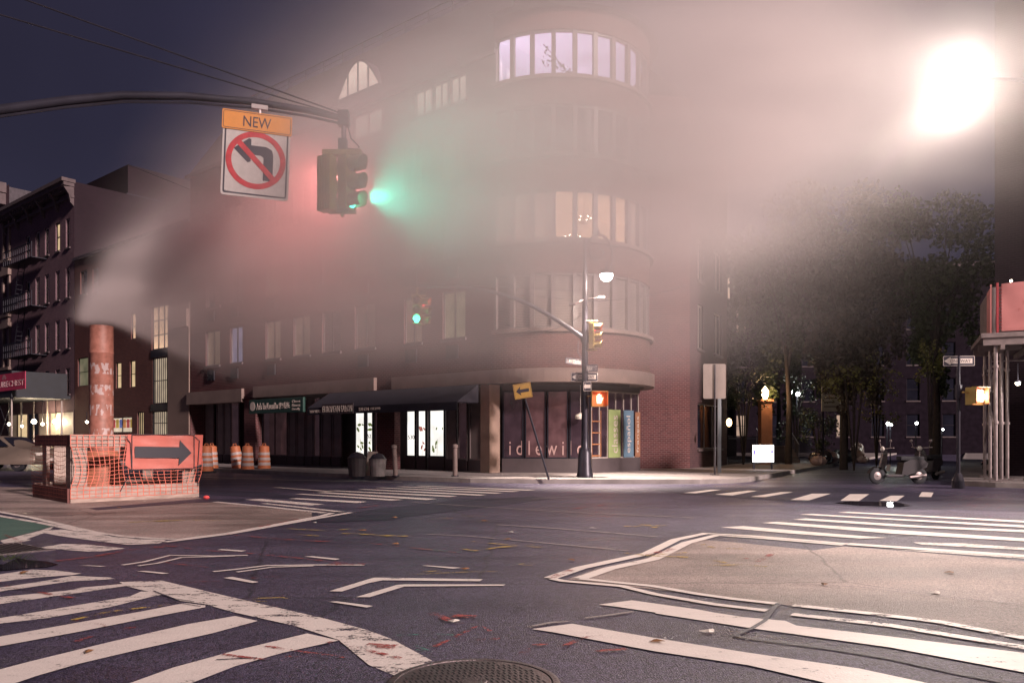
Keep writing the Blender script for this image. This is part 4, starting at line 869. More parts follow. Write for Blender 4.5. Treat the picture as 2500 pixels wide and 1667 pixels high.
# ---------------- things along the side street
orange = M('column_brick', (.34, .15, .08), .8, var=.15, vs=5)
p = at(1868, 38, z=0)
e = empty('gate_column', p, 'slim lit brick column topped by a glowing lantern by the stoop', 'column')
m = MB(); m.box(-.26, .26, -.26, .26, PH, 3.1); m.box(-.32, .32, -.32, .32, 3.1, 3.2); m.build('shaft', orange, e)
m = MB(); m.lathe([(.08, 3.2), (.1, 3.28), (.16, 3.4), (.17, 3.62), (.0, 3.85)], 8); m.build('lantern', M('lantern_glow', (1, .7, .4), .5, em=(1, .66, .34), es=16, var=0), e)
lamp('POINT', 'lantern_light', (0, -.45, 3.5), 110, (1, .6, .3), .1, parent=e)
p = at(1780, 31.5, 1031); e = empty('wall_lantern', p, 'small amber wall lantern beside the door right of the blank sign', 'lamp')
m = MB(); m.sphere((0, 0, 0), .11, 10, (1, 1, 1.5)); m.build('globe', M('amber_glow', (1, .6, .2), .5, em=(1, .62, .25), es=12, var=0), e); m = MB(); m.tube([(0, 0, .15), (0, .2, .2), (0, .4, .1)], .02, 5); m.build('arm', metalD, e)
lamp('POINT', 'amber_light', (0, -.25, 0), 25, (1, .6, .25), .08, parent=e)
# backlit notice box
p = at(1862, 31, 1107); e = empty('light_box', (p.x, p.y, 0), 'small backlit white sign box on legs at the kerb', 'sign')
m = MB(); m.bbox(-.44, .44, -.06, .06, p.z-.36, p.z+.36, .04); m.build('case', metalD, e)
m = MB(); m.box(-.41, .41, -.07, -.061, p.z-.33, p.z+.33); bx = m.build('screen', M('box_glow', (1, 1, 1), .5, em=(1, .98, 1), es=3.2, var=0), e)
m = MB(); pr = M('print_blue', (.15, .12, .5), .6, em=(.3, .25, .8), es=.6); m.box(-.38, -.30, -.076, -.071, p.z-.04, p.z+.13); m.box(-.38, -.24, -.076, -.071, p.z+.10, p.z+.13); m.box(-.02, .01, -.076, -.071, p.z-.04, p.z+.05); m.box(.3, .38, -.076, -.071, p.z+.0, p.z+.13); m.build('window_print', pr, bx)
m = MB()
for x in (-.35, .35): m.box(x-.03, x+.03, -.03, .03, 0, p.z-.36)
m.build('leg', metalD, e)
# stoop with rails
p = at(1910, 40, z=0); e = empty('stoop', p, 'low front stoop with metal handrails behind the light box', 'steps')
m = MB()
for i in range(5): m.box(-.9, .9, i*.28, 1.6, PH+i*.17, PH+(i+1)*.17)
m.build('step', stone, e)
m = MB()
for x in (-.85, .85):
    m.tube([(x, 0, PH+.9), (x, 1.5, PH+1.75)], .025, 5)
    for i in range(6): m.tube([(x, i*.28+.05, PH+i*.17), (x, i*.28+.05, PH+.93+i*.16)], .014, 4)
m.build('handrail', pipe, e)
wlamp = M('white_glow', (1, 1, 1), .5, em=(.95, 1, .95), es=28, var=0)
for i, (px, py, d, r) in enumerate([(1930, 956, 42, .12), (1948, 962, 42, .11), (2168, 1034, 40, .09), (2176, 1037, 40, .06), (2238, 1033, 44, .08), (2302, 1048, 40, .05)]):
    p = at(px, d, py); lab = ['bright white floodlight among the shrubs, left one of the close pair', 'bright white floodlight among the shrubs, right one of the close pair', 'white garden lamp above the parked scooter', 'tiny white lamp just right of the garden lamp above the scooter', 'dim yellowish lamp farther down the side street right of the scooter', 'tiny white lamp low behind the one way sign post'][i]
    e = empty('flood_lamp', p, lab, 'lamp', 'small lamps along the side street'); m = MB(); m.sphere((0, 0, 0), r, 8); m.build('bulb', wlamp, e); m = MB(); m.tube([(0, .1, 0), (0, .12, -p.z)], .03, 5); m.build('pole', metalD, e)
    if i in (0, 2): lamp('POINT', 'flood_light', (0, -.3, 0), [160, 0, 60][i], (.95, 1, .9), .1, parent=e)
# notice board
p = at(2032, 37, 975); e = empty('notice_board', (p.x, p.y, 0), 'pale notice board fixed to the fence behind the shrubs', 'sign'); m = MB(); m.box(-.5, .5, -.02, .02, p.z-.55, p.z+.62); m.build('panel', M('notice_white', (.4, .4, .36), .6), e)
m = MB(); m.box(-.45, -.38, .02, .08, 0, p.z); m.box(.38, .45, .02, .08, 0, p.z); m.build('post', metalD, e)
m = MB()
for i in range(5): m.box(-.4, .1+.06*(i % 3), -.026, -.021, p.z+.45-i*.2, p.z+.49-i*.2)
m.build('print', metalD, e)
# iron fence along the side street garden
e = empty('iron_fence', (P2.x, P2.y, 0), 'black iron railing fence along the side street garden', 'fence'); IW = Wall(e, P2+PD*5.8, P2+PD*28)
m = MB(); m.box(0, IW.L, -.02, .02, PH+1.2, PH+1.24); m.box(0, IW.L, -.02, .02, PH+.15, PH+.19); IW.put(m, 'rail', metalD)
m = MB()
for i in range(140): x = i*IW.L/140; m.box(x-.01, x+.01, -.01, .01, PH, PH+1.35)
IW.put(m, 'bar', metalD)
# ================================================================== TREES
bark = M('bark', (.035, .026, .024), .9, var=.3, vs=6, bump=.6, bs=20)
leafA = M('leaf_dull', (.055, .042, .032), .65, var=.45, vs=1.6); leafB = M('leaf_green', (.035, .05, .018), .6, var=.5, vs=2); leafC = M('leaf_yellow', (.13, .13, .035), .6, var=.4, vs=3)
def leaves(mb, c, r, n, s, hang=0.):
    for _ in range(n):
        while True:
            q = Vector((random.uniform(-1, 1), random.uniform(-1, 1), random.uniform(-1, 1)))
            if q.length < 1: break
        p = Vector(c)+Vector((q.x*r[0], q.y*r[1], q.z*r[2])); a = Vector((random.gauss(0, 1), random.gauss(0, 1), random.gauss(0, 1)-hang)).normalized(); b_ = a.cross(Vector((random.gauss(0, 1), random.gauss(0, 1), random.gauss(0, 1)))).normalized()
        L_ = s*random.uniform(.6, 1.4); W_ = L_*.38
        mb.add([p, p+a*L_*.5+b_*W_, p+a*L_, p+a*L_*.5-b_*W_], [(0, 1, 2, 3)])
def tree(name, lab, base, h, strands, lm, trunk_r=.2, seed=1, spread=2.5, size=.17, crown=None, grp='trees along the side street'):
    random.seed(seed); e = empty(name, (base[0], base[1], 0), lab, 'tree', grp)
    m = MB(); top = Vector((0, 0, h*.62)); m.tube([(0, 0, 0), (.05, 0, h*.25), (-.08, .05, h*.45), top], [trunk_r*.9, trunk_r*.65, trunk_r*.5, trunk_r*.3], 9)
    tips = []
    for i in range(9):
        a = i*.7+random.random(); r_ = spread*random.uniform(.5, 1); t_ = Vector((r_*math.cos(a), r_*math.sin(a)*.7, h*random.uniform(.7, .98))); mid = Vector((r_*.4*math.cos(a), r_*.3*math.sin(a), h*.66))
        m.tube([(0, 0, h*random.uniform(.35, .6)), mid, t_], [trunk_r*.3, trunk_r*.18, .02], 6); tips.append(t_)
    m.build('trunk', bark, e, smooth=True)
    lv = MB()
    for (x, y, zt, zb, r_) in strands:             # hanging masses of foliage
        z = zt
        while z > zb:
            k = (z-zb)/max(.1, zt-zb); rr = r_*(.45+.65*k)*random.uniform(.6, 1.15); leaves(lv, (x+random.uniform(-.25, .25), y+random.uniform(-.3, .3), z), (rr, rr, .4), int(55+85*rr), size, hang=1.2); z -= .34*random.uniform(.7, 1.4)
    for t_ in tips: leaves(lv, t_, (.9, .8, .7), 260, size)
    if crown:
        for _ in range(crown[0]):
            a = random.random()*6.283; q = random.random()**.5; leaves(lv, (crown[1]*q*math.cos(a), crown[1]*.7*q*math.sin(a), random.uniform(crown[2], crown[3])), (random.uniform(.35, .8),)*2+(random.uniform(.25, .6),), 70, size)
    lv.build('crown', lm, e); return e
def sx(px, d): return (px-CX)/F*d
d = 34
tree('weeping_tree', 'large drooping street tree hanging thick foliage above the parked scooter', (sx(2060, d), d), 12.5, [(x, y, zt, zb, r_) for x, y, zt, zb, r_ in [(-1.2, 0, 9.5, 4.3, .75), (-.5, .3, 9.8, 3.4, .8), (.3, -.3, 9.5, 3.0, .8), (1.0, .2, 9.2, 3.6, .7), (1.7, 0, 9.0, 5.4, .7), (2.5, .4, 8.8, 4.6, .8), (3.4, .3, 8.8, 5.0, .7), (-.2, -.6, 6.5, 2.6, .55), (.9, -.5, 6, 2.8, .5), (-2.0, .3, 9.4, 6.6, .6), (.6, 1, 9, 4, .7)]], leafA, seed=4, crown=(46, 4.2, 7.5, 11.5))
d = 31
tree('street_tree', 'street tree with a single leafy branch hanging beside the brick wing', (sx(1925, 38), 38), 12, [(-3.6, -4, 9.6, 6.3, .36), (-3.3, -4.2, 8.8, 6.0, .3), (-2.3, -3, 9.6, 7.4, .45), (-1.2, -2, 9.4, 7.8, .5), (.3, 0, 9, 5, .6), (-.6, .6, 8, 3.2, .55)], leafB, seed=9, crown=(30, 3.4, 8.2, 11.8))
tree('street_tree', 'dark broad tree farther down the side street between two others', (sx(1900, 52), 52), 13, [(-3, 0, 9, 3.5, 1.1), (-1, 0, 9, 3, 1.2), (1, .4, 9.5, 3, 1.2), (3, 0, 9.5, 4, 1.2)], leafB, seed=12, crown=(40, 5, 6, 13), size=.18)
tree('street_tree', 'dark tree behind the one way sign beside the right sidewalk shed', (sx(2285, 33), 33), 11, [(-.6, 0, 8.5, 4.2, .6), (.4, .3, 8.8, 3.2, .55), (1.3, 0, 8.5, 5, .7), (0, 1, 8, 4.4, .7)], leafB, seed=21, crown=(34, 3.0, 6.5, 11))
def shrub(lab, px, d, z0, z1, r_, lm, seed, n=9, size=.09):
    random.seed(seed); e = empty('shrub', (sx(px, d), d, 0), lab, 'shrub', 'shrubs along the side street'); m = MB()
    for i in range(6): a = i*1.05; m.tube([(0, 0, 0), (r_*.3*math.cos(a), r_*.3*math.sin(a), (z0+z1)/2), (r_*.8*math.cos(a), r_*.6*math.sin(a), z1*.92)], [.035, .025, .01], 5)
    m.build('stem', bark, e); lv = MB()
    for i in range(n*4): leaves(lv, (random.uniform(-r_, r_), random.uniform(-r_, r_)*.7, random.uniform(z0, z1)), (r_*.28, r_*.28, .3), 34, size)
    lv.build('crown', lm, e)
shrub('bright leafy shrub lit beside the notice board', 2140, 36, 2.2, 4.6, .75, leafC, 31)
shrub('yellowish small leafy sapling left of the one way sign', 2272, 30, 3.6, 5.0, .4, leafC, 32, n=5)
shrub('low dark shrub under the white floodlights', 1945, 41, 1.4, 4.6, .8, leafB, 33)
shrub('spreading shrub along the fence left of the gate column', 1815, 37, 2.8, 4.6, 1.2, leafB, 34)
shrub('yellow green shrub hanging below the large drooping tree', 2085, 33, 3.0, 4.5, 1.3, leafC, 35)
shrub('dark shrub left of the notice board', 2000, 38, .8, 2.6, .9, leafB, 36)
# ================================================================== STEAM STACK AND BARRIER
SX, SY, SZ = -9.10, 17.65, 3.78
def stack_mat():
    m = bpy.data.materials.new('stack_orange'); t, n, l = nodes(m); b = n['Principled BSDF']; b.inputs['Roughness'].default_value = .55
    tc = n.new('ShaderNodeTexCoord'); sx_ = n.new('ShaderNodeSeparateXYZ'); l.new(tc.outputs['Object'], sx_.inputs[0])
    a = n.new('ShaderNodeTexNoise'); a.inputs['Scale'].default_value = 9; a.inputs['Detail'].default_value = 6; l.new(tc.outputs['Object'], a.inputs['Vector'])
    mp = n.new('ShaderNodeMapping'); mp.inputs[3].default_value = (14, 14, 5); l.new(tc.outputs['Object'], mp.inputs[0])
    f = n.new('ShaderNodeTexNoise'); f.inputs['Scale'].default_value = 1; f.inputs['Detail'].default_value = 4; l.new(mp.outputs[0], f.inputs['Vector'])
    rp = n.new('ShaderNodeValToRGB'); rp.color_ramp.elements[0].color = (.22, .085, .06, 1); rp.color_ramp.elements[1].color = (.34, .14, .105, 1); rp.color_ramp.elements[0].position = .3; rp.color_ramp.elements[1].position = .65; l.new(a.outputs[0], rp.inputs[0])
    tot = None                                       # bands of torn pale tape
    for z0, h in [(2.83, .12), (2.36, .11), (1.92, .12), (1.42, .1)]:
        s = n.new('ShaderNodeMath'); s.operation = 'COMPARE'; s.inputs[1].default_value = z0; s.inputs[2].default_value = h; l.new(sx_.outputs[2], s.inputs[0])
        if tot is None: tot = s
        else:
            q = n.new('ShaderNodeMath'); q.operation = 'MAXIMUM'; l.new(tot.outputs[0], q.inputs[0]); l.new(s.outputs[0], q.inputs[1]); tot = q
    th = n.new('ShaderNodeMapRange'); th.inputs[1].default_value = .53; th.inputs[2].default_value = .56; l.new(f.outputs[0], th.inputs[0])
    mu = n.new('ShaderNodeMath'); mu.operation = 'MULTIPLY'; l.new(tot.outputs[0], mu.inputs[0]); l.new(th.outputs[0], mu.inputs[1])
    mx = n.new('ShaderNodeMix'); mx.data_type = 'RGBA'; l.new(mu.outputs[0], mx.inputs[0]); l.new(rp.outputs[0], mx.inputs[6]); mx.inputs[7].default_value = (.42, .32, .31, 1)
    l.new(mx.outputs[2], b.inputs['Base Color']); MATS['stack'] = m; return m
smt = stack_mat()
e = empty('steam_stack', (SX, SY, 0), 'tall orange steam vent pipe with torn pale tape rings standing in the barrier', 'steam stack')
m = MB(); m.lathe([(.25, 1.0), (.25, 1.35), (.243, 1.36), (.243, SZ-.62), (.25, SZ-.61), (.25, SZ-.58), (.243, SZ-.57), (.243, SZ), (.226, SZ), (.226, SZ-.7)], 40); m.build('pipe', smt, e, smooth=True)
m = MB(); m.lathe([(.55, 0), (.55, .12), (.46, .35), (.36, .85), (.34, 1.0), (.27, 1.02)], 28); m.build('base_cone', M('cone_orange', (.38, .14, .08), .6, var=.12, vs=4), e, smooth=True)
m = MB(); m.lathe([(.001, SZ-.65), (.225, SZ-.65)], 24); m.build('throat', dark, e)
wood = M('timber', (.38, .29, .25), .8, var=.3, vs=3, bump=.5, bs=25, stretch=(1, 1, 6)); wood_red_shade = M('timber_red_shade', (.16, .06, .055), .8, var=.3, vs=4, bump=.5, bs=25)  # second timber: red shade of the barrier's left side put into the colour
A_ = Vector((-8.83, 15.9)); B_ = Vector((-7.0, 17.7)); UB = (B_-A_).normalized(); VB = Vector((-UB.y, UB.x)); LB = (B_-A_).length
e = empty('timber_barrier', (A_.x, A_.y, 0), 'timber plank barrier wrapped in orange net around the steam stack base', 'barrier', rz=math.atan2(UB.y, UB.x))
DB = 2.55; HB = 1.37
def bar(x0, x1, y0, y1, z0, z1, nm, mt):
    m = MB(); m.bbox(x0, x1, y0, y1, z0, z1, .008); return m.build(nm, mt, e)
bar(.0, LB, 0, .06, HB-.24, HB, 'top_plank', wood); bar(.0, LB, -.045, .045, .0, .31, 'bottom_plank', wood)
bar(.0, .045, .06, DB, HB-.24, HB-.005, 'top_plank', wood_red_shade); bar(-.045, .0, .0, DB, .0, .29, 'bottom_plank', wood_red_shade)
bar(.045, LB, DB-.06, DB-.0, HB-.24, HB-.003, 'top_plank', wood); bar(.0, LB, DB, DB+.09, 0, .31, 'bottom_plank', wood)
bar(LB, LB+.045, .0, DB, HB-.24, HB-.004, 'top_plank', wood); bar(LB, LB+.045, .0, DB, 0, .3, 'bottom_plank', wood)
for x0, x1, y0, y1 in [(.06, .34, .062, .12), (.05, .10, .13, .45), (LB-.30, LB-.02, .062, .12), (.05, .12, DB-.7, DB-.4), (1.55, 1.75, DB-.13, DB-.07), (.35, .6, DB-.13, DB-.07), (LB-.3, LB-.05, DB-.13, DB-.07), (LB-.06, LB-.01, 1.1, 1.3)]:
    bar(x0, x1, y0, y1, .0, HB-.02, 'upright', wood)
m = MB(); m.box(.1, LB-.1, .1, DB-.1, .0, .02); m.build('floor_sheet', M('rubble', (.1, .085, .085), .9, var=.4, vs=9), e)
netm = M('orange_net', (.62, .15, .10), .6, var=.1)
def net(name, u0, u1, fn, sag):
    m = MB(); random.seed(5); cell = .115; nu = int((u1-u0)/cell); zt, zb = HB-.01, .09; nz = int((zt-zb)/.075)
    def P(i, k):
        u = u0+(u1-u0)*i/nu; z = zb+(zt-zb)*k/nz; mid = math.sin(math.pi*min(1, max(0, (z-.3)/.85))); 
        du = sag*.10*math.sin(u*2.6+1)*mid; dz = -sag*.05*(.5+.5*math.sin(u*4.1))*mid+.006*math.sin(i*2.1+k*1.7)
        return fn(u+du, z+dz, .012*math.sin(u*9+z*7)*mid*sag)
    w_ = .0058
    for i in range(nu+1):
        for k in range(nz):
            a, b_ = Vector(P(i, k)), Vector(P(i, k+1)); s = (Vector(P(min(i+1, nu), k))-Vector(P(max(i-1, 0), k))).normalized()*w_*(.75+.5*random.random()); m.quad(a-s, a+s, b_+s, b_-s)
    for k in range(nz+1):
        for i in range(nu):
            a, b_ = Vector(P(i, k)), Vector(P(i+1, k)); s = Vector((0, 0, w_*.8*(.7+.6*random.random()))); m.quad(a-s, b_-s, b_+s, a+s)
    m.build('net', netm, e)
net('n', .0, LB, lambda u, z, o: (u, -.055+o, z), 1.0); net('n', .0, DB, lambda u, z, o: (-.055+o, u, z), 1.3)
# arrow panel tied on the barrier front
pe = empty('arrow_sign', tuple(A_+UB*1.15)+(0,), 'orange vinyl panel with black right pointing arrow tied on the barrier', 'sign', rz=math.atan2(UB.y, UB.x))
sign_o = M('vinyl_orange', (.50, .15, .12), .38, var=.06, vs=5, bump=.25, bs=7)
m = MB(); nx, nz = 26, 12; W_, z0, z1 = 1.33, .64, 1.375
for i in range(nx+1):
    for k in range(nz+1):
        u, v = i/nx, k/nz; m.v.append((W_*u, -.075-.012*math.sin(u*14+v*3)*(.3+v)-.006*math.sin(v*19+u*5), z0+(z1-z0)*v))
for i in range(nx):
    for k in range(nz): a = i*(nz+1)+k; m.f.append((a, a+nz+1, a+nz+2, a+1)); m.mi.append(0)
m.build('panel', sign_o, pe, smooth=True)
blk = M('arrow_black', (.028, .026, .036), .5)
m = MB(); hz = (z0+z1)/2
def ar(pts, y0=-.102, y1=-.092): m.add([(x, y0, z) for x, z in pts]+[(x, y1, z) for x, z in pts], [tuple(range(len(pts)))]+[(i, (i+1) % len(pts), len(pts)+(i+1) % len(pts), len(pts)+i) for i in range(len(pts))])
ar([(.06, hz-.12), (.98, hz-.14), (.97, hz-.30), (1.25, hz-.03), (1.0, hz+.25), (.99, hz+.10), (.06, hz+.12), (.05, hz)])
m.build('arrow', blk, pe)
m = MB()
for a, b_ in [((0, z0), (W_, z0)), ((0, z1), (W_, z1)), ((.0, z0), (.0, z1)), ((W_-.02, z0), (W_-.02, z1))]: m.tube([(a[0], -.105, a[1]), (b_[0], -.105, b_[1])], .008, 5)
m.tube([(-.12, -.10, 1.33), (-.03, -.1, 1.2), (.0, -.1, .65), (-.22, -.08, .2)], .008, 5); m.tube([(W_, -.1, 1.33), (W_+.1, -.1, 1.25), (W_+.06, -.1, .6), (W_+.08, -.08, .25)], .008, 5); m.build('cord', blk, pe)
m = MB(); m.quad((W_, -.08, z0+.02), (W_+.17, -.05, z0+.1), (W_+.2, -.05, z1), (W_, -.08, z1)); m.build('flap', M('vinyl_dull', (.5, .12, .09), .6), pe); m = MB(); m.quad((-.12, -.06, z0+.1), (0, -.078, z0), (0, -.078, z1), (-.07, -.06, z1)); m.build('flap', M('vinyl_dull', (.5, .12, .09), .6), pe)

# ================================================================== MAST ARM, SIGN, SIGNALS (left)
pole = M('signal_pole', (.035, .032, .045), .4, .4, var=.2)
yb = M('signal_yellow', (.28, .19, .05), .5, var=.15, vs=5); ybd = M('visor_dark', (.05, .06, .05), .5)
AX, AY = -2.45, 11.5; c15, s15 = math.cos(R(15)), math.sin(R(15))
def armp(t, z): return (AX-c15*t, AY-s15*t, z)
e = empty('mast_arm_pole', (armp(8, 0)[0], armp(8, 0)[1], 0), 'curved dark mast arm reaching in from the left over the road', 'signal pole')
B0 = Vector(e.location)
def rel(p): return tuple(Vector(p)-B0)
cur = [(8, 3.2), (7.2, 4.2), (6, 4.98), (5, 5.38), (4.36, 5.55), (3.6, 5.75), (2.9, 5.90), (2.1, 5.98), (1.2, 6.0), (.5, 5.96), (0, 5.90)]
m = MB(); m.tube([rel(armp(t, z)) for t, z in cur], [.085, .08, .075, .07, .066, .062, .058, .054, .05, .046, .043], 14); m.build('arm', pole, e, smooth=True)
m = MB(); m.tube([rel(armp(t, z-.085)) for t, z in cur[2:]], .018, 6); m.build('conduit', pole, e)
m = MB(); m.lathe([(.2, 0), (.18, .5), (.11, .7), (.09, 4), (.08, 7.6), (.0, 7.7)], 14); m.build('pole', pole, e, smooth=True)
m = MB(); m.tube([rel(armp(0, 5.93)), rel(armp(8, 7.5))], .012, 5); m.tube([rel(armp(0, 5.96)), rel(armp(8, 8.05))], .012, 5); m.build('guy_rod', pole, e)
# hanger
m = MB(); m.bbox(-.06, .1, -.06, .06, 5.78, 6.0, .015); m.tube([(.02, 0, 5.85), (.02, 0, 5.45)], .035, 8); m.bbox(-.055, .07, -.055, .055, 5.38, 5.6, .02); m.tube([(.06, 0, 5.85), (.13, -.02, 5.6), (.25, -.03, 5.47), (.22, -.03, 5.44), (.06, 0, 5.46)], .01, 5)
m.xf(Matrix.Translation(Vector((AX, AY, 0))-B0)); m.build('hanger', pole, e)
def head(parent, loc, rz, lit_i, col, es, housing=None, sc=1.0, px=.235):
    """three lamp signal head facing local -y"""
    housing = housing or yb
    o = []; h = .262
    m = MB(); m.bbox(-px/2, px/2, .0, .16, -1.5*h, 1.5*h, .012)
    for k in (-.5, .5): m.box(-px/2-.003, px/2+.003, -.003, .163, k*h-.006, k*h+.006)
    for k in range(3): m.box(px/2, px/2+.012, .05, .09, (k-1)*h-.03, (k-1)*h+.03)
    for x in (-.07, -.03, .03, .07): m.box(x-.004, x+.004, .16, .168, -1.45*h, 1.45*h)
    hd = m.build('signal_head', housing, parent, loc=loc, rz=rz)
    for k in range(3):
        z = (1-k)*h; m = MB(); N = 18                # tunnel visor, open at the bottom
        for i in range(N):
            a, b_ = R(-60)+R(300)*i/N, R(-60)+R(300)*(i+1)/N; r = .108
            f = lambda g: (-.20-.05*max(0, math.sin(g)))
            p = [(r*math.cos(a), 0, z+r*math.sin(a)), (r*math.cos(b_), 0, z+r*math.sin(b_)), (r*math.cos(b_), f(b_), z+r*math.sin(b_)), (r*math.cos(a), f(a), z+r*math.sin(a))]
            m.quad(*p); m.quad(*[(x*.96, y, z+(zz-z)*.96) for x, y, zz in p])
        m.build('visor', housing, hd, smooth=True)
        m = MB(); m.lathe([(.001, .03), (.06, .022), (.1, .0)], 18); m.xf(Matrix.Rotation(R(90), 4, 'X')); m.xf(Matrix.Translation((0, -.004, z)))
        base = [(.25, .01, .01), (.25, .13, .01), (.01, .12, .08)][k]
        mt = M('lens_off_%d' % k, tuple(c*.35 for c in base), .2, var=.05) if k != lit_i else M('lens_on_%s_%d' % (k, int(es)), base, .3, em=col, es=es, var=0)
        m.build('lens', mt, hd, smooth=True)
    return hd
GRN, REDc = (.05, .95, .66), (1, .06, .08)
e = empty('traffic_signal', (AX, AY, 0), 'yellow two way signal hanging from the mast arm tip, showing green to the right', 'traffic signal')
zc = 4.96
head(e, (.135, -.03, zc), R(62), 2, GRN, 9)
head(e, (-.17, .0, zc-.03), R(152), 0, REDc, 9)
m = MB(); m.box(-.28, .28, -.06, .06, zc+.40, zc+.47); m.tube([(.02, 0, zc+.44), (.02, 0, zc+.5)], .04, 8); m.build('bracket', yb, e); m = MB(); m.box(-.2, .2, -.02, .02, zc-.44, zc-.41); m.lathe([(.0, -.06), (.03, -.03), (.03, 0)], 8, (0, 0, zc-.44)); m.build('bracket', yb, e)
lamp('SPOT', 'green_beam', (.42, -.17, zc-.27), 260, GRN, .08, parent=e, target=None, cone=120, blend=1).rotation_euler = Vector((.93, -.35, .08)).to_track_quat('-Z', 'Y').to_euler()
lamp('SPOT', 'red_beam', (.02, .3, zc+.25), 620, (1, .28, .26), .08, parent=e, cone=150, blend=1).rotation_euler = Vector((-.45, .85, -.25)).to_track_quat('-Z', 'Y').to_euler()
# no left turn sign
t_s = 1.16; sp = armp(t_s, 0)
e = empty('no_left_turn_sign', (sp[0], sp[1], 0), 'white no left turn sign with an orange NEW plate hung from the mast arm', 'road sign')
rot = (0, R(2.2), R(15))
def SN(m, nm, mt, par=None): return m.build(nm, mt, par or e, loc=(0, -.08, 5.29) if par is None else (0, 0, 0), rot=rot if par is None else None)
def rrect(w_, h, r, n=5):
    pts = []
    for cx_, cz, a0 in [(w_/2-r, h/2-r, 0), (-w_/2+r, h/2-r, 90), (-w_/2+r, -h/2+r, 180), (w_/2-r, -h/2+r, 270)]:
        for i in range(n+1): a = R(a0+90*i/n); pts.append((cx_+r*math.cos(a), cz+r*math.sin(a)))
    return pts
def plate(m, pts, y0, y1): 
    n = len(pts); m.add([(x, y0, z) for x, z in pts]+[(x, y1, z) for x, z in pts], [tuple(range(n)), tuple(range(2*n-1, n-1, -1))]+[(i, (i+1) % n, n+(i+1) % n, n+i) for i in range(n)])
def shift(pts, dx, dz): return [(x+dx, z+dz) for x, z in pts]
swm = M('sign_white', (.40, .36, .35), .32, var=.08, vs=14); sbk = M('sign_black', (.03, .025, .04), .4); srd = M('sign_red', (.38, .03, .04), .35, var=.2, vs=12); sor = M('sign_orange', (.52, .21, .05), .35, var=.06, vs=8)
m = MB(); plate(m, shift(rrect(.90, .98, .04), 0, -.17), -.004, .0); wp_ = SN(m, 'white_plate', swm)
def frame_rect(m, w_, h, t_, dz, y):
    o, i_ = shift(rrect(w_, h, .03), 0, dz), shift(rrect(w_-2*t_, h-2*t_, .02), 0, dz); n = len(o)
    m.add([(x, y, z) for x, z in o]+[(x, y, z) for x, z in i_], [(k, (k+1) % n, n+(k+1) % n, n+k) for k in range(n)])
m = MB(); frame_rect(m, .85, .92, .022, -.17, -.0055); SN(m, 'border', sbk, wp_)
m = MB(); cz = -.14
arrow = [(.30-.13, cz-.30), (.30-.13, cz+.02)]
pts = [(.09, -.36), (.22, -.36), (.22, .07), (.19, .15), (.12, .19), (-.02, .19), (-.07, .19)]
outer = [(.10, cz-.27), (.23, cz-.27), (.23, cz+.10), (.205, cz+.17), (.13, cz+.205), (-.07, cz+.205), (-.07, cz+.29), (-.10, cz+.30), (-.30, cz+.14), (-.11, cz-.04), (-.07, cz-.02), (-.07, cz+.075), (.06, cz+.075), (.10, cz+.05)]
m.add([(x, -.0055, z) for x, z in outer], [tuple(range(len(outer)))]); SN(m, 'arrow', sbk, wp_)
m = MB(); N = 48; r1, r0 = .40, .325
m.add([(r*math.cos(6.2832*i/N), -.0075, cz+.0+r*math.sin(6.2832*i/N)) for r in (r1, r0) for i in range(N)], [(i, (i+1) % N, N+(i+1) % N, N+i) for i in range(N)])
q = Vector((-.7071, .7071)); nn = Vector((.7071, .7071))*.037; a, b_ = q*.34, -q*.34
m.add([(v.x, -.0085, cz+v.y) for v in (a+nn, b_+nn, b_-nn, a-nn)], [(0, 1, 2, 3)]); SN(m, 'prohibition_ring', srd, wp_)
m = MB(); plate(m, shift(rrect(.93, .27, .02), 0, .39), -.016, -.009); op = SN(m, 'new_plate', sor)
m = MB(); frame_rect(m, .90, .24, .008, .39, -.0175); SN(m, 'border', sbk, op)
add_lettering(op, 'NEW', -.185, -.019, .315, .37, .145, sbk, ext=.001)
add_lettering(wp_, 'SR-452', -.405, -.0065, -.615, .075, .02, sbk, ext=.0005)
m = MB(); m.tube([(.02, .04, .45), (.02, .06, .64)], .025, 8); m.box(-.09, .13, .02, .09, .60, .66); m.box(-.04, .04, .0, .03, -.5, .5); SN(m, 'hanger', M('galvanised', (.35, .3, .3), .45, .5))

# the arm carries full size gear: heads 1.05 m tall, sign plate 1.2 m wide
for o_ in list(COL.objects):
    if o_.parent is None and o_.name in ('mast_arm_pole', 'traffic_signal', 'no_left_turn_sign'):
        o_.scale = (1.33,)*3; o_.location = (o_.location.x*1.33, o_.location.y*1.33, o_.location.z-.41)
# ================================================================== CORNER LAMP POLE
lp = Vector((sx(1428, 24.3), 24.3, 0))
e = empty('street_lamp', lp, 'tall dark crook lamp pole on the corner with a glaring globe and many signs', 'street lamp')
m = MB(); m.lathe([(.25, .0), (.25, .1), (.23, .14), (.2, .75), (.155, .84), (.12, .9), (.105, 1.2), (.095, 3.5), (.08, 5.8), (.06, 6.8), (.05, 7.3)], 16, (0, 0, PH)); m.build('pole', pole, e, smooth=True)
m = MB(); cpt = []
for i in range(15): a = math.pi*(1-i/14*1.0); cpt.append((.42+.42*math.cos(a), 0, 6.9+.62*math.sin(a)))
cpt += [(.84, 0, 6.7), (.78, 0, 6.5)]
sc_ = [(.42+(.30-.018*i)*math.cos(i*.45+2.6), 0, 7.0+(.32-.02*i)*math.sin(i*.45+2.6)) for i in range(14)]
m.tube([(0, 0, 6.6)]+cpt[:], .035, 8); m.tube(sc_, .028, 7); m.tube([(0, 0, 7.0), (.2, 0, 6.8), (.42, 0, 6.68)], .02, 6); m.lathe([(.03, 0), (.05, .06), (.0, .2)], 8, (.42, 0, 7.52)); m.build('crook', pole, e, smooth=True)
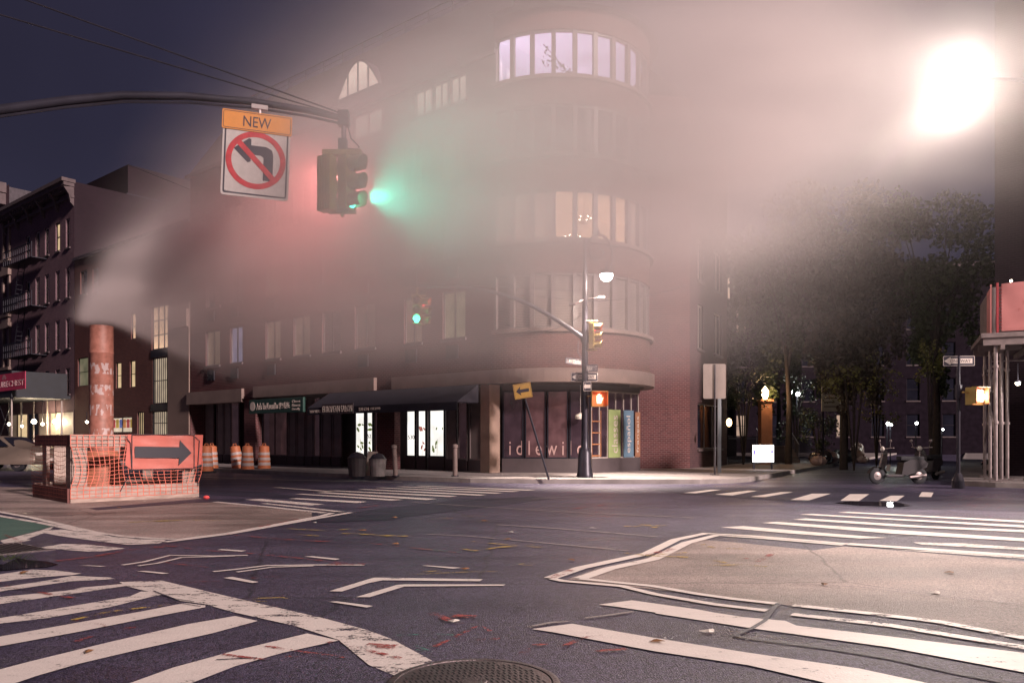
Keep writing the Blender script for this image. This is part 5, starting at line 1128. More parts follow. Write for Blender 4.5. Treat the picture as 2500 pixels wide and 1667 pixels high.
m = MB(); m.lathe([(.03, .32), (.05, .2), (.16, .14), (.21, .06), (.21, .03)], 16, (.655, 0, 6.28)); m.tube([(.72, 0, 6.75), (.655, 0, 6.55)], .03, 6); m.build('lamp_hood', pole, e, smooth=True)
glare = M('lamp_glare', (1, 1, 1), .5, em=(1, .93, .84), es=60, var=0)
m = MB(); m.sphere((.655, 0, 6.28), .2, 14, (1, 1, .9)); m.build('globe', glare, e, smooth=True)
LAMP2 = lamp('POINT', 'crook_light', (.655, -.3, 6.1), 330, (1, .80, .62), .1, parent=e)
lamp('SPOT', 'crook_beam', (.655, -.3, 6.05), 7500, (1, .84, .70), .1, parent=e, cone=84, blend=.8)
# arms for small fixtures and the mast arm
m = MB(); m.tube([(0, 0, 5.55), (.45, -.1, 5.6)], .022, 6); m.tube([(0, 0, 5.55), (-.2, -.2, 5.45), (-.35, -.25, 5.35)], .022, 6); m.bbox(.38, .58, -.16, -.04, 5.55, 5.63, .02); m.bbox(-.5, -.3, -.32, -.2, 5.32, 5.40, .02); m.build('camera_arm', pipe, e)
tipA = at(1018, 22.6, 700)-lp; base_a = Vector((0, 0, (HY-828)/F*24.3+EYE))
pa = [base_a.lerp(tipA, t_)+Vector((0, 0, .62*math.sin(math.pi*t_)*(1-.2*t_))) for t_ in [i/12 for i in range(13)]]
m = MB(); m.tube([tuple(p) for p in pa], [.075-.003*i for i in range(13)], 10); m.lathe([(.13, -.1), (.13, .12)], 10, tuple(base_a), cap=True); m.tube([(-.2, 0, base_a.z-.05), (-.22, -.05, base_a.z-.4), (-.1, -.08, base_a.z-.62)], .012, 5); m.build('mast_arm', pole, e, smooth=True)
m = MB(); m.tube([(0, 0, 5.8), tuple(tipA+Vector((0, 0, .1)))], .01, 5); m.tube([(0, 0, 5.5), tuple(tipA+Vector((0, 0, .06)))], .01, 5); m.build('guy_rod', pole, e)
# signal at that mast arm tip
tp = lp+tipA
s_e = empty('traffic_signal', (tp.x, tp.y, 0), 'small signal on the far mast arm glowing green toward the camera', 'traffic signal')
zc = EYE+(HY-758)/F*tp.y
head(s_e, (0, -.14, zc), R(8), 2, GRN, 9); head(s_e, (.17, .0, zc-.02), R(70), 0, REDc, 9)
m = MB(); m.box(-.16, .24, -.05, .05, zc+.4, zc+.45); m.tube([(0, 0, zc+.42), (0, 0, tp.z)], .03, 6); m.build('bracket', yb, s_e)
lamp('POINT', 'green_light', (0.0, -.45, zc-.27), 22, GRN, .07, parent=s_e)
# signal on the pole (yellow, showing red, seen from the side)
q = at(1460, 24.2, 820); s_e = empty('traffic_signal', (q.x, q.y, 0), 'yellow signal on the corner pole facing right with its red lamp lit', 'traffic signal')
head(s_e, (-.1, .0, q.z), R(72), 0, REDc, 9)
m = MB(); m.tube([(-.02, .0, q.z+.44), (-.4, .05, q.z+.46)], .025, 6); m.build('bracket', yb, s_e); m = MB(); m.tube([(-.02, .0, q.z-.42), (-.4, .05, q.z-.44)], .025, 6); m.build('bracket', yb, s_e)
lamp('POINT', 'red_light', (.32, -.1, q.z+.26), 14, REDc, .06, parent=s_e)
# pedestrian signals
def ped(lab, px, py, d, rz, es, col=(1, .10, .07), two=False):
    q = at(px, d, py); p_ = empty('pedestrian_signal', (q.x, q.y, 0), lab, 'pedestrian signal')
    m = MB(); m.bbox(-.23, .23, 0, .2, q.z-.23, q.z+.23, .02); m.box(-.25, .25, -.16, .0, q.z+.22, q.z+.24); m.box(-.25, -.235, -.13, .0, q.z-.2, q.z+.22); m.box(.235, .25, -.13, 0, q.z-.2, q.z+.22); m.build('case', yb, p_, rz=rz)
    hand = [(-.07, -.13), (.05, -.13), (.09, -.03), (.12, .04), (.09, .05), (.06, .0), (.06, .13), (.035, .13), (.03, .04), (.02, .16), (-.005, .16), (-.01, .04), (-.02, .15), (-.045, .15), (-.045, .03), (-.055, .11), (-.08, .10), (-.08, -.04)]
    m = MB(); plate(m, [(x*1.05, q.z+z*1.05) for x, z in hand], -.012, -.004); m.build('hand_symbol', M('ped_red_%d' % es, (1, .3, .2), .5, em=col, es=es, var=0), p_, rz=rz)
    if two:
        m = MB(); plate(m, [(x*.8+.14, q.z+z) for x, z in hand], -.012, -.004); m.build('walk_symbol', wlamp, p_, rz=rz)
    m = MB(); m.tube([(-.22, .1, q.z+.1), (-.45, .12, q.z+.1)], .02, 5); m.build('bracket', yb, p_, rz=rz); lamp('POINT', 'hand_light', (0, -.25, q.z), 7, (1, .10, .07), .1, parent=p_)
ped('pedestrian signal on the corner pole with a glaring red hand', 1463, 974, 24.15, R(4), 14)
# signs on the pole
sgw = M('street_sign_white', (.55, .47, .43), .5); sgb = M('street_sign_dark', (.05, .045, .06), .5)
def blade(lab, px0, px1, py0, py1, d0, d1, txt, dark_bg=False, name='street_name_sign', cat='street sign', th=.012):
    a, b_ = at(px0, d0, (py0[0]+py1[0])/2), at(px1, d1, (py0[1]+py1[1])/2); h = (py1[0]-py0[0])/F*d0
    dr = Vector((b_.x-a.x, b_.y-a.y)); s_e = empty(name, (a.x, a.y, 0), lab, cat, rz=math.atan2(dr.y, dr.x)); z0 = a.z-h/2
    m = MB(); m.box(0, dr.length, -th, 0, z0, z0+h); m.box(0, dr.length, -th-.01, .01, z0+h, z0+h+.02); m.build('blade', sgb if dark_bg else sgw, s_e)
    add_lettering(s_e, txt, dr.length*.06, -th-.002, z0+h*.14, dr.length*.88, h*.72, sgw if dark_bg else sgb, ext=.003); return s_e
blade('dark street name blade reading 7 AV SOUTH left of the corner pole', 1380, 1419, (874, 870), (887, 885), 23.6, 24.2, '7 AV SOUTH', True)
blade('street name blade reading PERRY ST right of the corner pole', 1431, 1459, (891, 894), (907, 909), 24.15, 24.15, 'PERRY ST', True)
def oneway(lab, px, py, d, w_, rz=0., twopart=False):
    q = at(px, d, py); h = w_*.34; s_e = empty('one_way_sign', (q.x, q.y, 0), lab, 'road sign', rz=rz); m = MB(); plate(m, shift(rrect(w_, h, .02), 0, q.z), -.004, .004); m.build('plate', sbk, s_e)
    m = MB(); k = w_/.9; fr = shift(rrect(w_*.985, h*.95, .02), 0, q.z); i_ = shift(rrect(w_*.96, h*.88, .02), 0, q.z); n = len(fr); m.add([(x, -.006, z) for x, z in fr]+[(x, -.006, z) for x, z in i_], [(a, (a+1) % n, n+(a+1) % n, n+a) for a in range(n)])
    A_2 = [(-.42, 0), (-.24, .12), (-.235, .075), (.38, .075), (.38, -.075), (-.235, -.075), (-.24, -.12)]
    m.add([(x*k, -.0065, q.z+z*k) for x, z in A_2], [tuple(range(7))]); ar_ = m.build('arrow', sgw, s_e)
    add_lettering(s_e, 'ONE WAY', -.25*k, -.008, q.z-.045*k, .58*k, .09*k, sbk, ext=.001); return s_e, q
oneway('black and white one way sign behind the corner pole', 1427, 920, 24.45, .83)
q = at(1434, 24.1, 943); s_e = empty('parking_sign', (q.x, q.y, 0), 'small square black one way plate below the larger one on the corner pole', 'road sign')
m = MB(); plate(m, shift(rrect(.24, .29, .01), 0, q.z), -.004, .004); m.build('plate', sbk, s_e); m = MB(); frame_rect(m, .235, .285, .008, q.z, -.006); k = .25
m.add([(x*k, -.0065, q.z+z*k*1.3) for x, z in [(-.42, 0), (-.24, .3), (-.235, .16), (.38, .16), (.38, -.16), (-.235, -.16), (-.24, -.3)]], [tuple(range(7))]); m.build('arrow', sgw, s_e)
# leaning yellow arrow sign
q = at(1276, 22.3, 954); bs_ = at(1340, 22.9, z=PH)
s_e = empty('arrow_sign', (bs_.x, bs_.y, PH), 'yellow square sign with black left arrow on a badly leaning post', 'road sign')
m = MB(); top = q-Vector((bs_.x, bs_.y, PH)); m.tube([(0, 0, 0), tuple(top)], .03, 8); m.build('post', pole, s_e)
loc = tuple(top+Vector((0, -.05, 0))); rt = (0, R(9.5*-1), 0)
m = MB(); plate(m, rrect(.50, .42, .02), -.004, .004); pl_ = m.build('plate', M('sign_yellow', (.50, .30, .07), .4, var=.08, vs=9), s_e, loc=loc, rot=rt)
m = MB(); frame_rect(m, .47, .39, .008, 0, -.006); m.add([(x, -.0065, z) for x, z in [(-.19, 0), (-.05, .13), (-.07, .045), (.18, .045), (.18, -.045), (-.07, -.045), (-.05, -.13)]], [tuple(range(7))]); m.build('arrow', sbk, pl_)
# blank sign back on its post
b0 = at(1745, 26.0, z=PH); s_e = empty('blank_sign', b0, 'tall pale blank sign back on a slim galvanised post', 'road sign')
zt, zb_ = EYE+(HY-888)/F*26, EYE+(HY-973)/F*26; w_ = 55/F*26
m = MB(); plate(m, shift(rrect(w_, zt-zb_, .05), 0, (zt+zb_)/2), .03, .036); m.build('plate', M('sign_back', (.40, .33, .30), .35, .3, var=.12, vs=2), s_e, loc=(0, 0, -PH))
m = MB(); m.tube([(0, 0, 0), (0, 0, zt-PH-.02)], .032, 8); m.box(-.12, .12, -.12, .12, 0, .02); m.build('post', M('galvanised_dark', (.10, .09, .1), .4, .7), s_e)
m = MB(); p_ = at(1749, 27.6, z=PH); m.bbox(-.06, .06, -.03, .03, 0, 2.9, .01); tag(m.build('steel_post', M('steel_post', (.35, .38, .40), .3, .6), loc=(p_.x+.1, p_.y, PH)), 'pale square steel post just behind the blank sign', 'post')
# one way sign and signal at the right
s_e, q = oneway('one way sign on its own post left of the right scaffold', 2341, 881, 20.8, .79, rz=R(-6))
m = MB(); m.tube([(0, .03, 0), (0, .03, q.z+.13)], .05, 8); m.lathe([(.09, 0), (.09, .35)], 8, (0, .03, 2.35), cap=True); m.lathe([(.16, 0), (.14, .2), (.08, .4)], 10, (0, .03, 0)); m.build('post', pole, s_e)
ped('pedestrian signal on the right scaffold with red and white symbols lit', 2388, 967, 20.6, R(25), 30, two=True)
# overhead service wires
def wire(lab, pts, r=.012):
    pts = [Vector(p) for p in pts]; o = pts[0].copy(); m = MB(); m.tube([tuple(p-o) for p in pts], r, 5); tag(m.build('overhead_wire', metalD, loc=o), lab, 'wire', 'overhead wires at the corner')
def sag(a, b_, s, n=12): return [a.lerp(b_, i/n)-Vector((0, 0, s*4*(i/n)*(1-i/n))) for i in range(n+1)]
wire('thin wire sagging from the crook lamp toward the trees', sag(at(1432, 24.3, 735), at(1800, 34, 640), .4))
wire('thin wire drooping below the far mast arm to the corner pole', sag(at(1418, 24.3, 770), at(1235, 24, 790), .35))

# ================================================================== MAIN STREET LAMP (right)
HP = at(2312, 17.3, 203)
e = empty('street_lamp', (13.6, 18.6, 0), 'road lamp high at the upper right glaring white through the steam', 'street lamp'); o3 = Vector((13.6, 18.6, 0))
m = MB(); m.lathe([(.22, 0), (.2, .8), (.12, 1.0), (.08, 8.4)], 14); hp = HP-o3; m.tube([(0, 0, 8.3), (-.8, -.2, 9.1), (-2.2, -.7, hp.z+.35), tuple(hp+Vector((.2, .05, .15)))], .05, 8); m.build('pole', pole, e, smooth=True)
m = MB(); m.bbox(hp.x-.16, hp.x+.3, hp.y-.07, hp.y+.1, hp.z+.04, hp.z+.14, .03); m.build('lamp_head', pipe, e)
m = MB(); m.sphere((hp.x-.05, hp.y, hp.z+.01), .16, 14, (1.4, 1, .9)); m.build('lens', M('lamp_glare_main', (1, 1, 1), .5, em=(1, .9, .78), es=150, var=0), e, smooth=True)
MAIN_GLOW = lamp('POINT', 'lamp_glow', tuple(hp+Vector((-.05, -.55, -.05))), 600, (1, .88, .79), .3, parent=e)
MAIN_SPOT = lamp('SPOT', 'lamp_beam', tuple(hp+Vector((-.05, -.1, -.3))), 6500, (1, .84, .74), .2, parent=e, target=None, cone=76, blend=.7)
MAIN_SPOT.rotation_euler = Vector((-.30, -.85, -1.0)).to_track_quat('-Z', 'Y').to_euler()

# ================================================================== DRUMS, BINS, BOLLARDS
dro = M('drum_orange', (.62, .20, .09), .55, var=.1, vs=5); drw = M('drum_white', (.62, .52, .5), .4, var=.12, vs=6); rub = M('rubber', (.02, .02, .025), .8)
def drum(lab, px, py, tilt=0.):
    X, Y = gnd(px, py); s_e = empty('traffic_drum', (X, Y, 0), lab, 'traffic drum', 'traffic drums beyond the barrier')
    prof = [(.24, .03), (.235, .2), (.225, .21), (.22, .36), (.215, .38), (.205, .56), (.2, .58), (.19, .76), (.185, .78), (.18, .93), (.10, .97), (0.001, .98)]
    m = MB(); m.lathe(prof, 24); b0_ = m.build('body', dro, s_e, smooth=True)
    for z0, z1, r in [(.24, .35, .2245), (.43, .53, .2145), (.62, .72, .2)]:
        m = MB(); m.lathe([(r+.003, z0), (r-.002, z1)], 24); m.build('reflective_band', drw, s_e, smooth=True)
    m = MB(); m.lathe([(.33, 0), (.33, .05), (.25, .07)], 16); m.build('base', rub, s_e)
    m = MB(); m.tube([(-.06, 0, .97), (-.05, 0, 1.04), (.05, 0, 1.04), (.06, 0, .97)], .012, 6); m.build('handle', dro, s_e)
    s_e.rotation_euler = (0, R(tilt), 0); s_e.scale = (1.08,)*3; return s_e
drum('orange and white traffic drum right behind the barrier corner', 504, 1154); drum('traffic drum half hidden behind the leftmost drum', 517, 1150); drum('leaning traffic drum left of its upright neighbour', 583, 1150, -9)
drum('upright traffic drum in front of the leaning one', 604, 1153); drum('rightmost of the traffic drums', 645, 1151)
def bollard(px, lean, lab, h=.98, r=.075):
    p_ = at(px, 25.0, z=PH); s_e = empty('bollard', p_, lab, 'bollard', 'bollards on the avenue kerb'); m = MB(); m.lathe([(r, 0), (r, h-.12), (r*1.25, h-.1), (r*1.25, h-.02), (r*.8, h), (0.001, h+.02)], 14); m.build('post', M('bollard_grey', (.20, .15, .14), .6, var=.2), s_e, smooth=True)
    m = MB(); m.lathe([(r*1.6, 0), (r*1.6, .03)], 14, cap=True); m.build('base', pole, s_e); s_e.rotation_euler = (0, R(lean), 0)
bollard(966, -3, 'stout leaning bollard right of the litter bins'); bollard(1111, 0, 'upright bollard left of the leaning arrow sign', 1.0)
def bin_(px, py0, w_, h, lab, mt, d=25.0):
    p_ = at(px, d, z=PH); s_e = empty('litter_bin', p_, lab, 'litter bin'); m = MB()
    m.lathe([(w_*.42, 0), (w_*.5, h), (w_*.52, h+.03), (w_*.46, h+.03), (w_*.4, .1)], 16); m.build('basket', mt, s_e); m = MB(); m.lathe([(w_*.46, h+.035), (w_*.3, h+.16), (.001, h+.22)], 12); m.build('bag_top', M('bin_bag', (.04, .035, .045), .3, bump=.8, bs=8), s_e, smooth=True)
bin_(872, 1110, .62, .55, 'wide dark litter bin left of the grey one outside the salon', M('bin_dark', (.06, .05, .055), .6)); bin_(922, 1110, .55, .52, 'narrower grey litter bin outside the salon', M('bin_grey', (.2, .18, .18), .6, var=.3, vs=5))
m = MB(); m.box(-.16, .16, -.015, .015, 0, .78); p_ = at(903, 25.5, z=PH); o = m.build('leaning_board', M('board_pale', (.35, .29, .26), .7, var=.3, vs=4), loc=p_, rot=(R(-9), R(6), 0)); tag(o, 'pale board leaning between the two litter bins', 'board')

# ================================================================== CAR, SCOOTERS, RUBBISH
def car(lab, X, Y, rz, paint):
    s_e = empty('parked_car', (X, Y, 0), lab, 'car', rz=rz)
    prof = [(-2.25, .32), (-2.28, .62), (-2.2, .88), (-1.55, .96), (-.95, 1.38), (.35, 1.42), (1.05, 1.0), (1.95, .88), (2.25, .70), (2.3, .42), (2.2, .28)]
    bm = bmesh.new(); secs = []
    for y, k in [(-.86, 0), (-.80, .35), (-.6, .9), (0, 1), (.6, .9), (.80, .35), (.86, 0)]:
        ring = []
        for x, z in prof:
            zz = z if z < .95 else .95+(z-.95)*min(1, k*1.0+.0 if k < .35 else .55+k*.45); yy = y*(1 if z < 1 else .84); ring.append(bm.verts.new((x*(1-.02*abs(y)), yy, zz)))
        secs.append(ring)
    for a, b_ in zip(secs, secs[1:]):
        for i in range(len(prof)-1): bm.faces.new((a[i], a[i+1], b_[i+1], b_[i]))
    for rg in (secs[0], secs[-1]): bm.faces.new(rg)
    bmesh.ops.recalc_face_normals(bm, faces=bm.faces[:]); me = bpy.data.meshes.new('body'); bmesh.ops.subdivide_edges(bm, edges=bm.edges[:], cuts=1, smooth=.25, use_grid_fill=True); 
    for f in bm.faces: f.smooth = True
    bm.to_mesh(me); bm.free(); me.materials.append(paint); o = bpy.data.objects.new('body', me); COL.objects.link(o); o.parent = s_e
    for sy_ in (-1, 1):
        m = MB(); y = .775*sy_; m.add([(-1.35, y, 1.0), (-.85, y*.95, 1.33), (-.1, y*.95, 1.36), (-.1, y, 1.0)], [(0, 1, 2, 3)]); m.add([(-.02, y, 1.0), (-.02, y*.95, 1.36), (.35, y*.95, 1.34), (.9, y, 1.02)], [(0, 1, 2, 3)]); m.build('side_window', glass, s_e)
        for x in (-1.4, 1.42):
            m = MB(); m.lathe([(.2, -.1), (.33, -.1), (.345, -.06), (.345, .06), (.33, .1), (.2, .1)], 24); m.xf(Matrix.Rotation(R(90), 4, 'X')); wl_ = m.build('wheel', rub, s_e, loc=(x, .80*sy_, .345), smooth=True)
            m = MB(); m.lathe([(.2, .08), (.22, .1), (.0, .06)], 20)
            for k in range(5): a = k*1.2566; m.box(-.03, .03, 0, .2, .08, .105); st_ = len(m.v)-8; m.xf(Matrix.Rotation(a, 4, 'Z'), st_)
            m.xf(Matrix.Rotation(R(90 if sy_ < 0 else -90), 4, 'X')); m.build('rim', pipe, wl_)
        m = MB(); m.bbox(2.0, 2.24, .45*sy_ if sy_ > 0 else -.75, .75 if sy_ > 0 else -.45, .62, .76, .02); m.build('headlight', M('headlight_glass', (.6, .55, .5), .1), s_e)
    m = MB(); m.add([(1.0, -.66, 1.01), (1.0, .66, 1.01), (.42, .56, 1.39), (.42, -.56, 1.39)], [(0, 1, 2, 3)]); m.build('windscreen', glass, s_e); m = MB(); m.box(2.28, 2.31, -.26, .26, .42, .54); m.build('number_plate', sgw, s_e)
    return s_e
paint = M('car_beige', (.22, .17, .14), .3, .5, var=.05)
car('beige saloon car parked in the avenue behind the barrier', -21.3, 33.6, R(-14), paint)
def scooter(lab, X, Y, rz, col):
    s_e = empty('scooter', (X, Y, 0), lab, 'scooter', 'scooters parked in the side street', rz=rz); bodym = M('scooter_'+col, (.03, .025, .03), .5, .0, var=.1, spec=.3)
    for x in (-.62, .62):
        m = MB(); m.lathe([(.12, -.05), (.2, -.055), (.235, -.03), (.24, 0), (.235, .03), (.2, .055), (.12, .05)], 24); m.xf(Matrix.Rotation(R(90), 4, 'X')); wl_ = m.build('wheel', rub, s_e, loc=(x, 0, .24), smooth=True)
        m = MB(); m.lathe([(.12, -.03), (.02, -.045), (.02, .045), (.12, .03)], 14); m.xf(Matrix.Rotation(R(90), 4, 'X')); m.build('rim', pipe, wl_)
    m = MB()                                         # leg shield and front fender (front is -x)
    pr = [(-.50, .42), (-.44, .62), (-.40, .85), (-.37, .98)]
    for (x0, z0), (x1, z1), w0, w1 in zip(pr, pr[1:], (.16, .22, .17), (.22, .17, .08)): m.add([(x0, -w0, z0), (x1, -w1, z1), (x1-.05, 0, z1), (x0-.07, 0, z0), (x0, w0, z0), (x1, w1, z1)], [(0, 1, 2, 3), (3, 2, 5, 4), (0, 1, 5, 4)])
    m.build('leg_shield', bodym, s_e, smooth=False)
    m = MB(); N_ = 10
    for i in range(N_):
        a, b_ = R(15)+R(150)*i/N_, R(15)+R(150)*(i+1)/N_; m.quad((-.62+.27*math.cos(a), -.075, .24+.27*math.sin(a)), (-.62+.27*math.cos(b_), -.075, .24+.27*math.sin(b_)), (-.62+.27*math.cos(b_), .075, .24+.27*math.sin(b_)), (-.62+.27*math.cos(a), .075, .24+.27*math.sin(a)))
    m.build('front_fender', bodym, s_e, smooth=True)
    m = MB(); m.bbox(-.42, .1, -.15, .15, .2, .28, .03); pf = [(.02, .28), (.10, .62), (.30, .70), (.72, .70), (.84, .60), (.80, .48), (.62, .42), (.45, .32), (.2, .26)]
    for y0, y1, k in [(-.17, -.11, .9), (-.11, .11, 1), (.11, .17, .9)]: m.add([(x*k+.04*(1-k)*10*.1, y0, z) for x, z in pf]+[(x*k+.04*(1-k)*10*.1, y1, z) for x, z in pf], [tuple(range(9)), tuple(range(17, 8, -1))]+[(i, (i+1) % 9, 9+(i+1) % 9, 9+i) for i in range(9)])
    m.build('rear_body', bodym, s_e)
    m = MB(); m.bbox(.02, .72, -.14, .14, .68, .80, .05); m.build('seat', rub, s_e, smooth=True)
    m = MB(); m.tube([(-.58, 0, .3), (-.40, 0, 1.02)], .025, 8); m.tube([(-.30, -.32, 1.04), (-.38, -.1, 1.02), (-.38, .1, 1.02), (-.30, .32, 1.04)], .016, 8); m.build('handlebar', pipe, s_e)
    for y in (-.24, .24):
        m = MB(); m.tube([(-.36, y, 1.03), (-.38, y*1.2, 1.2)], .008, 5); m.sphere((-.38, y*1.25, 1.24), .055, 10, (.3, 1, .8)); m.build('mirror', pipe, s_e)
    m = MB(); m.sphere((-.46, 0, 1.0), .085, 12, (.6, 1, 1)); m.build('headlight', M('headlight_glass', (.6, .55, .5), .1), s_e, smooth=True)
    m = MB(); m.tube([(.25, -.18, .2), (.72, -.2, .26)], [.04, .055], 10); m.build('exhaust', pipe, s_e); m = MB(); m.quad((-.30, -.1, .36), (-.30, .1, .36), (-.27, .1, .56), (-.27, -.1, .56)); m.build('plate', sgw, s_e)
    return s_e
q = gnd(2192, 1181); sc1 = scooter('dark parked scooter seen from its side at the side street mouth', q[0], q[1], R(4), 'dark')
q = gnd(2262, 1172); sc2 = copy_tree(sc1); sc2.location = (q[0], q[1], 0); sc2.rotation_euler = (0, 0, R(38)); sc2['label'] = 'second dark scooter parked behind the first one, turned away'
q = gnd(2465, 1170); sc3 = copy_tree(sc1); sc3.location = (q[0], q[1], PH); sc3.rotation_euler = (0, 0, R(-60)); sc3['label'] = 'scooter standing under the right sidewalk shed'
def bag(lab, px, py, r, mt, seed, sc=(1.3, 1, .75)):
    random.seed(seed); X, Y = gnd(px, py); m = MB(); m.sphere((0, 0, r*sc[2]), r, 22, sc); fr = [random.uniform(3, 9) for _ in range(4)]
    m.v = [(x*(1+.12*math.sin(fr[0]*z/r+fr[1]*y/r)), y*(1+.12*math.sin(fr[2]*x/r)), z*(1+.14*math.sin(fr[3]*x/r+5*y/r))) for x, y, z in m.v]
    st = len(m.v); m.lathe([(.0, 0), (.04, .02), (.03, .08), (.09, .16)], 8, (0, 0, r*sc[2]*2-.03)); tag(m.build('rubbish_bag', mt, loc=(X, Y, PH*.9), smooth=True), lab, 'rubbish bag', 'rubbish bags on the side street kerb')
bb = M('bag_black', (.03, .025, .03), .22, bump=1.0, bs=9); bw_ = M('bag_clear', (.42, .30, .27), .3, bump=1.0, bs=9)
bag('leftmost black rubbish bag of the kerb pile', 2003, 1140, .42, bb, 1); bag('crumpled pale rubbish bag in the middle of the kerb pile', 2024, 1139, .38, bw_, 2); bag('black rubbish bag left of the white bag', 2058, 1137, .45, bb, 3); bag('upright white rubbish bag at the right end of the pile', 2092, 1136, .42, bw_, 4, (.9, .8, 1.1)); bag('low pale rubbish bag in front of the leftmost black one', 1998, 1143, .28, bw_, 5); bag('small pale bundle touching the upright white bag', 2108, 1137, .22, bw_, 6)
# grass tuft and cup at the puddle edge by the left frame edge
q = gp(ZA, [(45, 560)])[0]; m = MB(); random.seed(2)
for i in range(60):
    a = random.random()*6.28; L_ = random.uniform(.05, .14); x, y = random.gauss(0, .12), random.gauss(0, .05); m.add([(x, y, 0), (x+.008, y, 0), (x+L_*math.cos(a), y+L_*math.sin(a), L_*.8)], [(0, 1, 2)])
tag(m.build('weed_tuft', leafB, loc=(q[0], q[1], .0)), 'small weed tuft at the puddle edge near the left frame', 'weeds')
q = gp(ZA, [(5, 590)])[0]; m = MB(); m.lathe([(.05, 0), (.065, .22), (.06, .22), (.045, .01)], 16); tag(m.build('traffic_cone_ring', dro, loc=(q[0]-.05, q[1]-.1, .08), rot=(R(82), 0, R(-60))), 'orange rimmed tube lying in the puddle at the left edge', 'tube')
q = gnd(504, 1218); m = MB(); m.sphere((0, 0, .04), .07, 8, (1, .8, .6)); tag(m.build('crumpled_wrapper', M('wrapper_red', (.7, .08, .08), .5), loc=(q[0], q[1], 0)), 'crumpled red wrapper right of the barrier corner', 'wrapper')
# ================================================================== STEAM
def mth(n, l, op, a, b=None, c=None, clamp=False):
    x = n.new('ShaderNodeMath'); x.operation = op; x.use_clamp = clamp
    for i, v in enumerate((a, b, c)):
        if v is None: continue
        if isinstance(v, (int, float)): x.inputs[i].default_value = v
        else: l.new(v, x.inputs[i])
    return x.outputs[0]
def steam_material(srate):
    m = bpy.data.materials.new('steam'); t, n, l = nodes(m); n.remove(n['Principled BSDF']); out = n['Material Output']
    tc = n.new('ShaderNodeTexCoord'); sp = n.new('ShaderNodeSeparateXYZ'); l.new(tc.outputs['Object'], sp.inputs[0])   # object origin = world origin
    X, Y, Z = sp.outputs; q = lambda *a, **k: mth(n, l, *a, **k)
    s = q('MAXIMUM', q('ADD', X, 9.5), .0)
    se = q('ADD', s, .02)
    fwd = n.new('ShaderNodeMapRange'); fwd.interpolation_type = 'SMOOTHSTEP'; fwd.inputs[1].default_value = -6.8; fwd.inputs[2].default_value = -.6; fwd.inputs[3].default_value = SY; fwd.inputs[4].default_value = SY-2.8; l.new(X, fwd.inputs[0])
    yc = fwd.outputs[0]
    back = n.new('ShaderNodeMapRange'); back.interpolation_type = 'SMOOTHSTEP'; back.inputs[1].default_value = .0; back.inputs[2].default_value = 9.0; back.inputs[3].default_value = 0; back.inputs[4].default_value = 2.0; l.new(X, back.inputs[0])
    yc = q('ADD', yc, back.outputs[0])
    zc = q('ADD', 3.75, q('MULTIPLY', ZC_K, q('POWER', se, .44)))
    rise = n.new('ShaderNodeMapRange'); rise.interpolation_type = 'SMOOTHSTEP'; rise.inputs[1].default_value = 3; rise.inputs[2].default_value = 9.0; rise.inputs[3].default_value = 0; rise.inputs[4].default_value = 1.0; l.new(X, rise.inputs[0])
    zc = q('ADD', zc, rise.outputs[0])
    sz = q('ADD', .12, q('MULTIPLY', SZ_K, q('POWER', se, .5)))
    sy = q('ADD', .22, q('MINIMUM', q('MULTIPLY', .16, q('POWER', se, 1.05)), 1.7))
    dz0 = q('DIVIDE', q('SUBTRACT', Z, zc), sz)
    rgt = n.new('ShaderNodeMapRange'); rgt.interpolation_type = 'SMOOTHSTEP'; rgt.inputs[1].default_value = 1.0; rgt.inputs[2].default_value = 9.0; rgt.inputs[3].default_value = 1.0; rgt.inputs[4].default_value = 2.3; l.new(X, rgt.inputs[0])
    dz = q('ADD', q('MULTIPLY', q('GREATER_THAN', dz0, 0), dz0), q('MULTIPLY', q('LESS_THAN', dz0, 0), q('MULTIPLY', dz0, rgt.outputs[0])))
    dy = q('DIVIDE', q('SUBTRACT', Y, yc), sy)
    up = q('GREATER_THAN', dz, 0); dz2 = q('MULTIPLY', dz, q('ADD', 1, q('MULTIPLY', up, .58)))     # slower fall-off upward
    r2 = q('ADD', q('MULTIPLY', dz2, dz2), q('MULTIPLY', dy, dy)); g = q('ADD', q('EXPONENT', q('MULTIPLY', r2, -.62)), q('MULTIPLY', HALO, q('EXPONENT', q('MULTIPLY', r2, -.2))))
    mp = n.new('ShaderNodeMapping'); mp.inputs[3].default_value = (.13, .5, .55); mp.inputs[2].default_value = (0, R(8), 0); l.new(tc.outputs['Object'], mp.inputs[0])
    nz = n.new('ShaderNodeTexNoise'); nz.inputs['Scale'].default_value = 1; nz.inputs['Detail'].default_value = 3; nz.inputs['Roughness'].default_value = .5; l.new(mp.outputs[0], nz.inputs['Vector'])
    mr = n.new('ShaderNodeMapRange'); mr.inputs[1].default_value = .3; mr.inputs[2].default_value = .7; mr.inputs[3].default_value = .15; mr.inputs[4].default_value = 1.85; l.new(nz.outputs[0], mr.inputs[0])
    # thinner with distance from the stack, nothing upwind or below the rim
    amp = q('ADD', DEN_FAR, q('MULTIPLY', DEN_NEAR, q('EXPONENT', q('MULTIPLY', s, -.38))))
    left = n.new('ShaderNodeMapRange'); left.interpolation_type = 'SMOOTHSTEP'; left.inputs[1].default_value = -9.62; left.inputs[2].default_value = -9.36; l.new(X, left.inputs[0])
    rim = n.new('ShaderNodeMapRange'); rim.inputs[1].default_value = SZ-.03; rim.inputs[2].default_value = SZ+.12; l.new(q('ADD', Z, q('MULTIPLY', .5, q('MAXIMUM', q('SUBTRACT', s, .8), 0))), rim.inputs[0])
    den = q('MULTIPLY', q('MULTIPLY', q('MULTIPLY', g, amp), mr.outputs[0]), q('MULTIPLY', left.outputs[0], rim.outputs[0]))
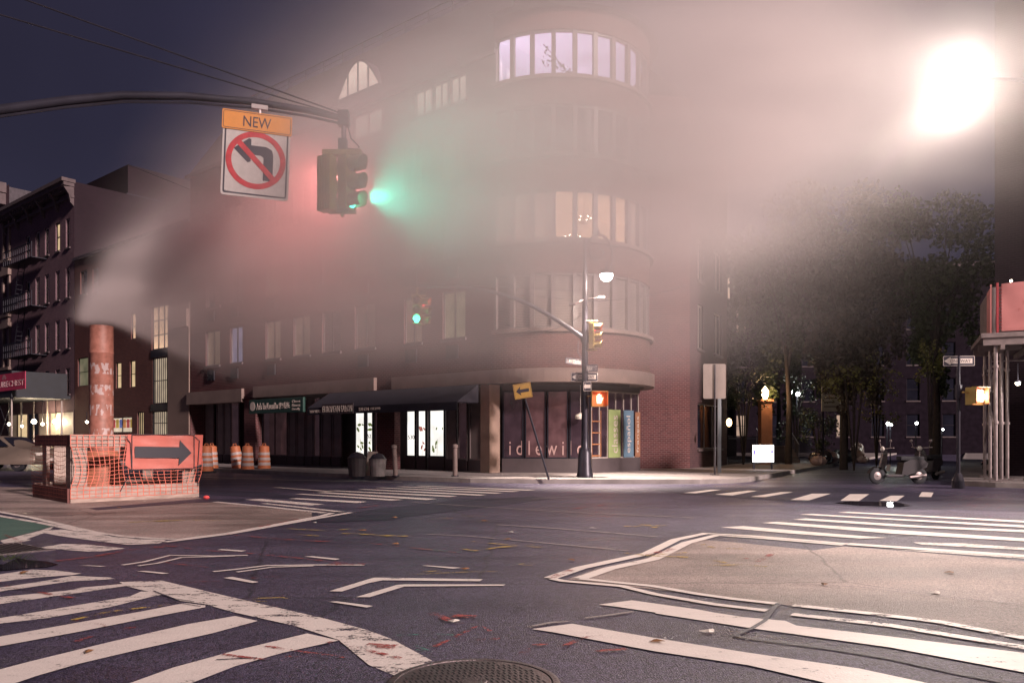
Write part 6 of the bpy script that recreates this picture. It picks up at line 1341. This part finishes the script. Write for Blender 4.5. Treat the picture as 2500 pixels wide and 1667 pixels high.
    fade = n.new('ShaderNodeMapRange'); fade.interpolation_type = 'SMOOTHSTEP'; fade.inputs[1].default_value = 14.4; fade.inputs[2].default_value = 11; l.new(Z, fade.inputs[0])
    lo = n.new('ShaderNodeMapRange'); lo.interpolation_type = 'SMOOTHSTEP'; lo.inputs[1].default_value = 1.9; lo.inputs[2].default_value = 3.3; l.new(Z, lo.inputs[0])
    thin = n.new('ShaderNodeMapRange'); thin.interpolation_type = 'SMOOTHSTEP'; thin.inputs[1].default_value = 3.0; thin.inputs[2].default_value = 9.0; thin.inputs[3].default_value = 1; thin.inputs[4].default_value = THIN; l.new(X, thin.inputs[0])
    den = q('MULTIPLY', q('MULTIPLY', den, thin.outputs[0]), q('MULTIPLY', fade.outputs[0], lo.outputs[0]))
    v = n.new('ShaderNodeVolumePrincipled'); v.inputs['Color'].default_value = (.965, .885, .875, 1); v.inputs['Anisotropy'].default_value = .0; l.new(den, v.inputs['Density'])
    l.new(v.outputs[0], out.inputs['Volume']); m.cycles.volume_step_rate = srate; m.cycles.homogeneous_volume = False; 
    try: m.cycles.volume_interpolation = 'LINEAR'
    except Exception: pass
    return m
def hull(name, rings, mt, parent=None):
    b = MB()                                         # closed hull round the plume
    for r in rings: x, y0, y1, z0, z1 = r; b.v += [(x, y0, z0), (x, y1, z0), (x, y1, z1), (x, y0, z1)]
    for i in range(len(rings)-1):
        for k in range(4): b.f.append((i*4+k, i*4+(k+1) % 4, (i+1)*4+(k+1) % 4, (i+1)*4+k)); b.mi.append(0)
    b.f += [(0, 1, 2, 3), tuple(len(b.v)-4+k for k in (3, 2, 1, 0))]; b.mi += [0, 0]
    return b.build(name, mt, parent)
ZC_K, SZ_K, DEN_FAR, DEN_NEAR, THIN, HALO = 1.15, .64, .56, 2.8, .09, .13
o = hull('steam', [(-5.797, 12.8, 20.7, 2.2, 13.8), (-5, 11.8, 21.0, 1.9, 14.5), (6, 9.6, 22.0, 1.9, 14.5), (18, 10.4, 23.0, 1.9, 14.5)], steam_material(.38))
tag(o, 'broad plume of steam blowing right from the stack across the corner', 'steam', kind='stuff')
hull('steam_column', [(-9.75, 16.3, 18.9, 3.74, 8.5), (-7.8, 15.0, 20.3, 2.6, 12.5), (-5.8, 12.8, 20.7, 2.2, 13.8)], steam_material(.3), o)
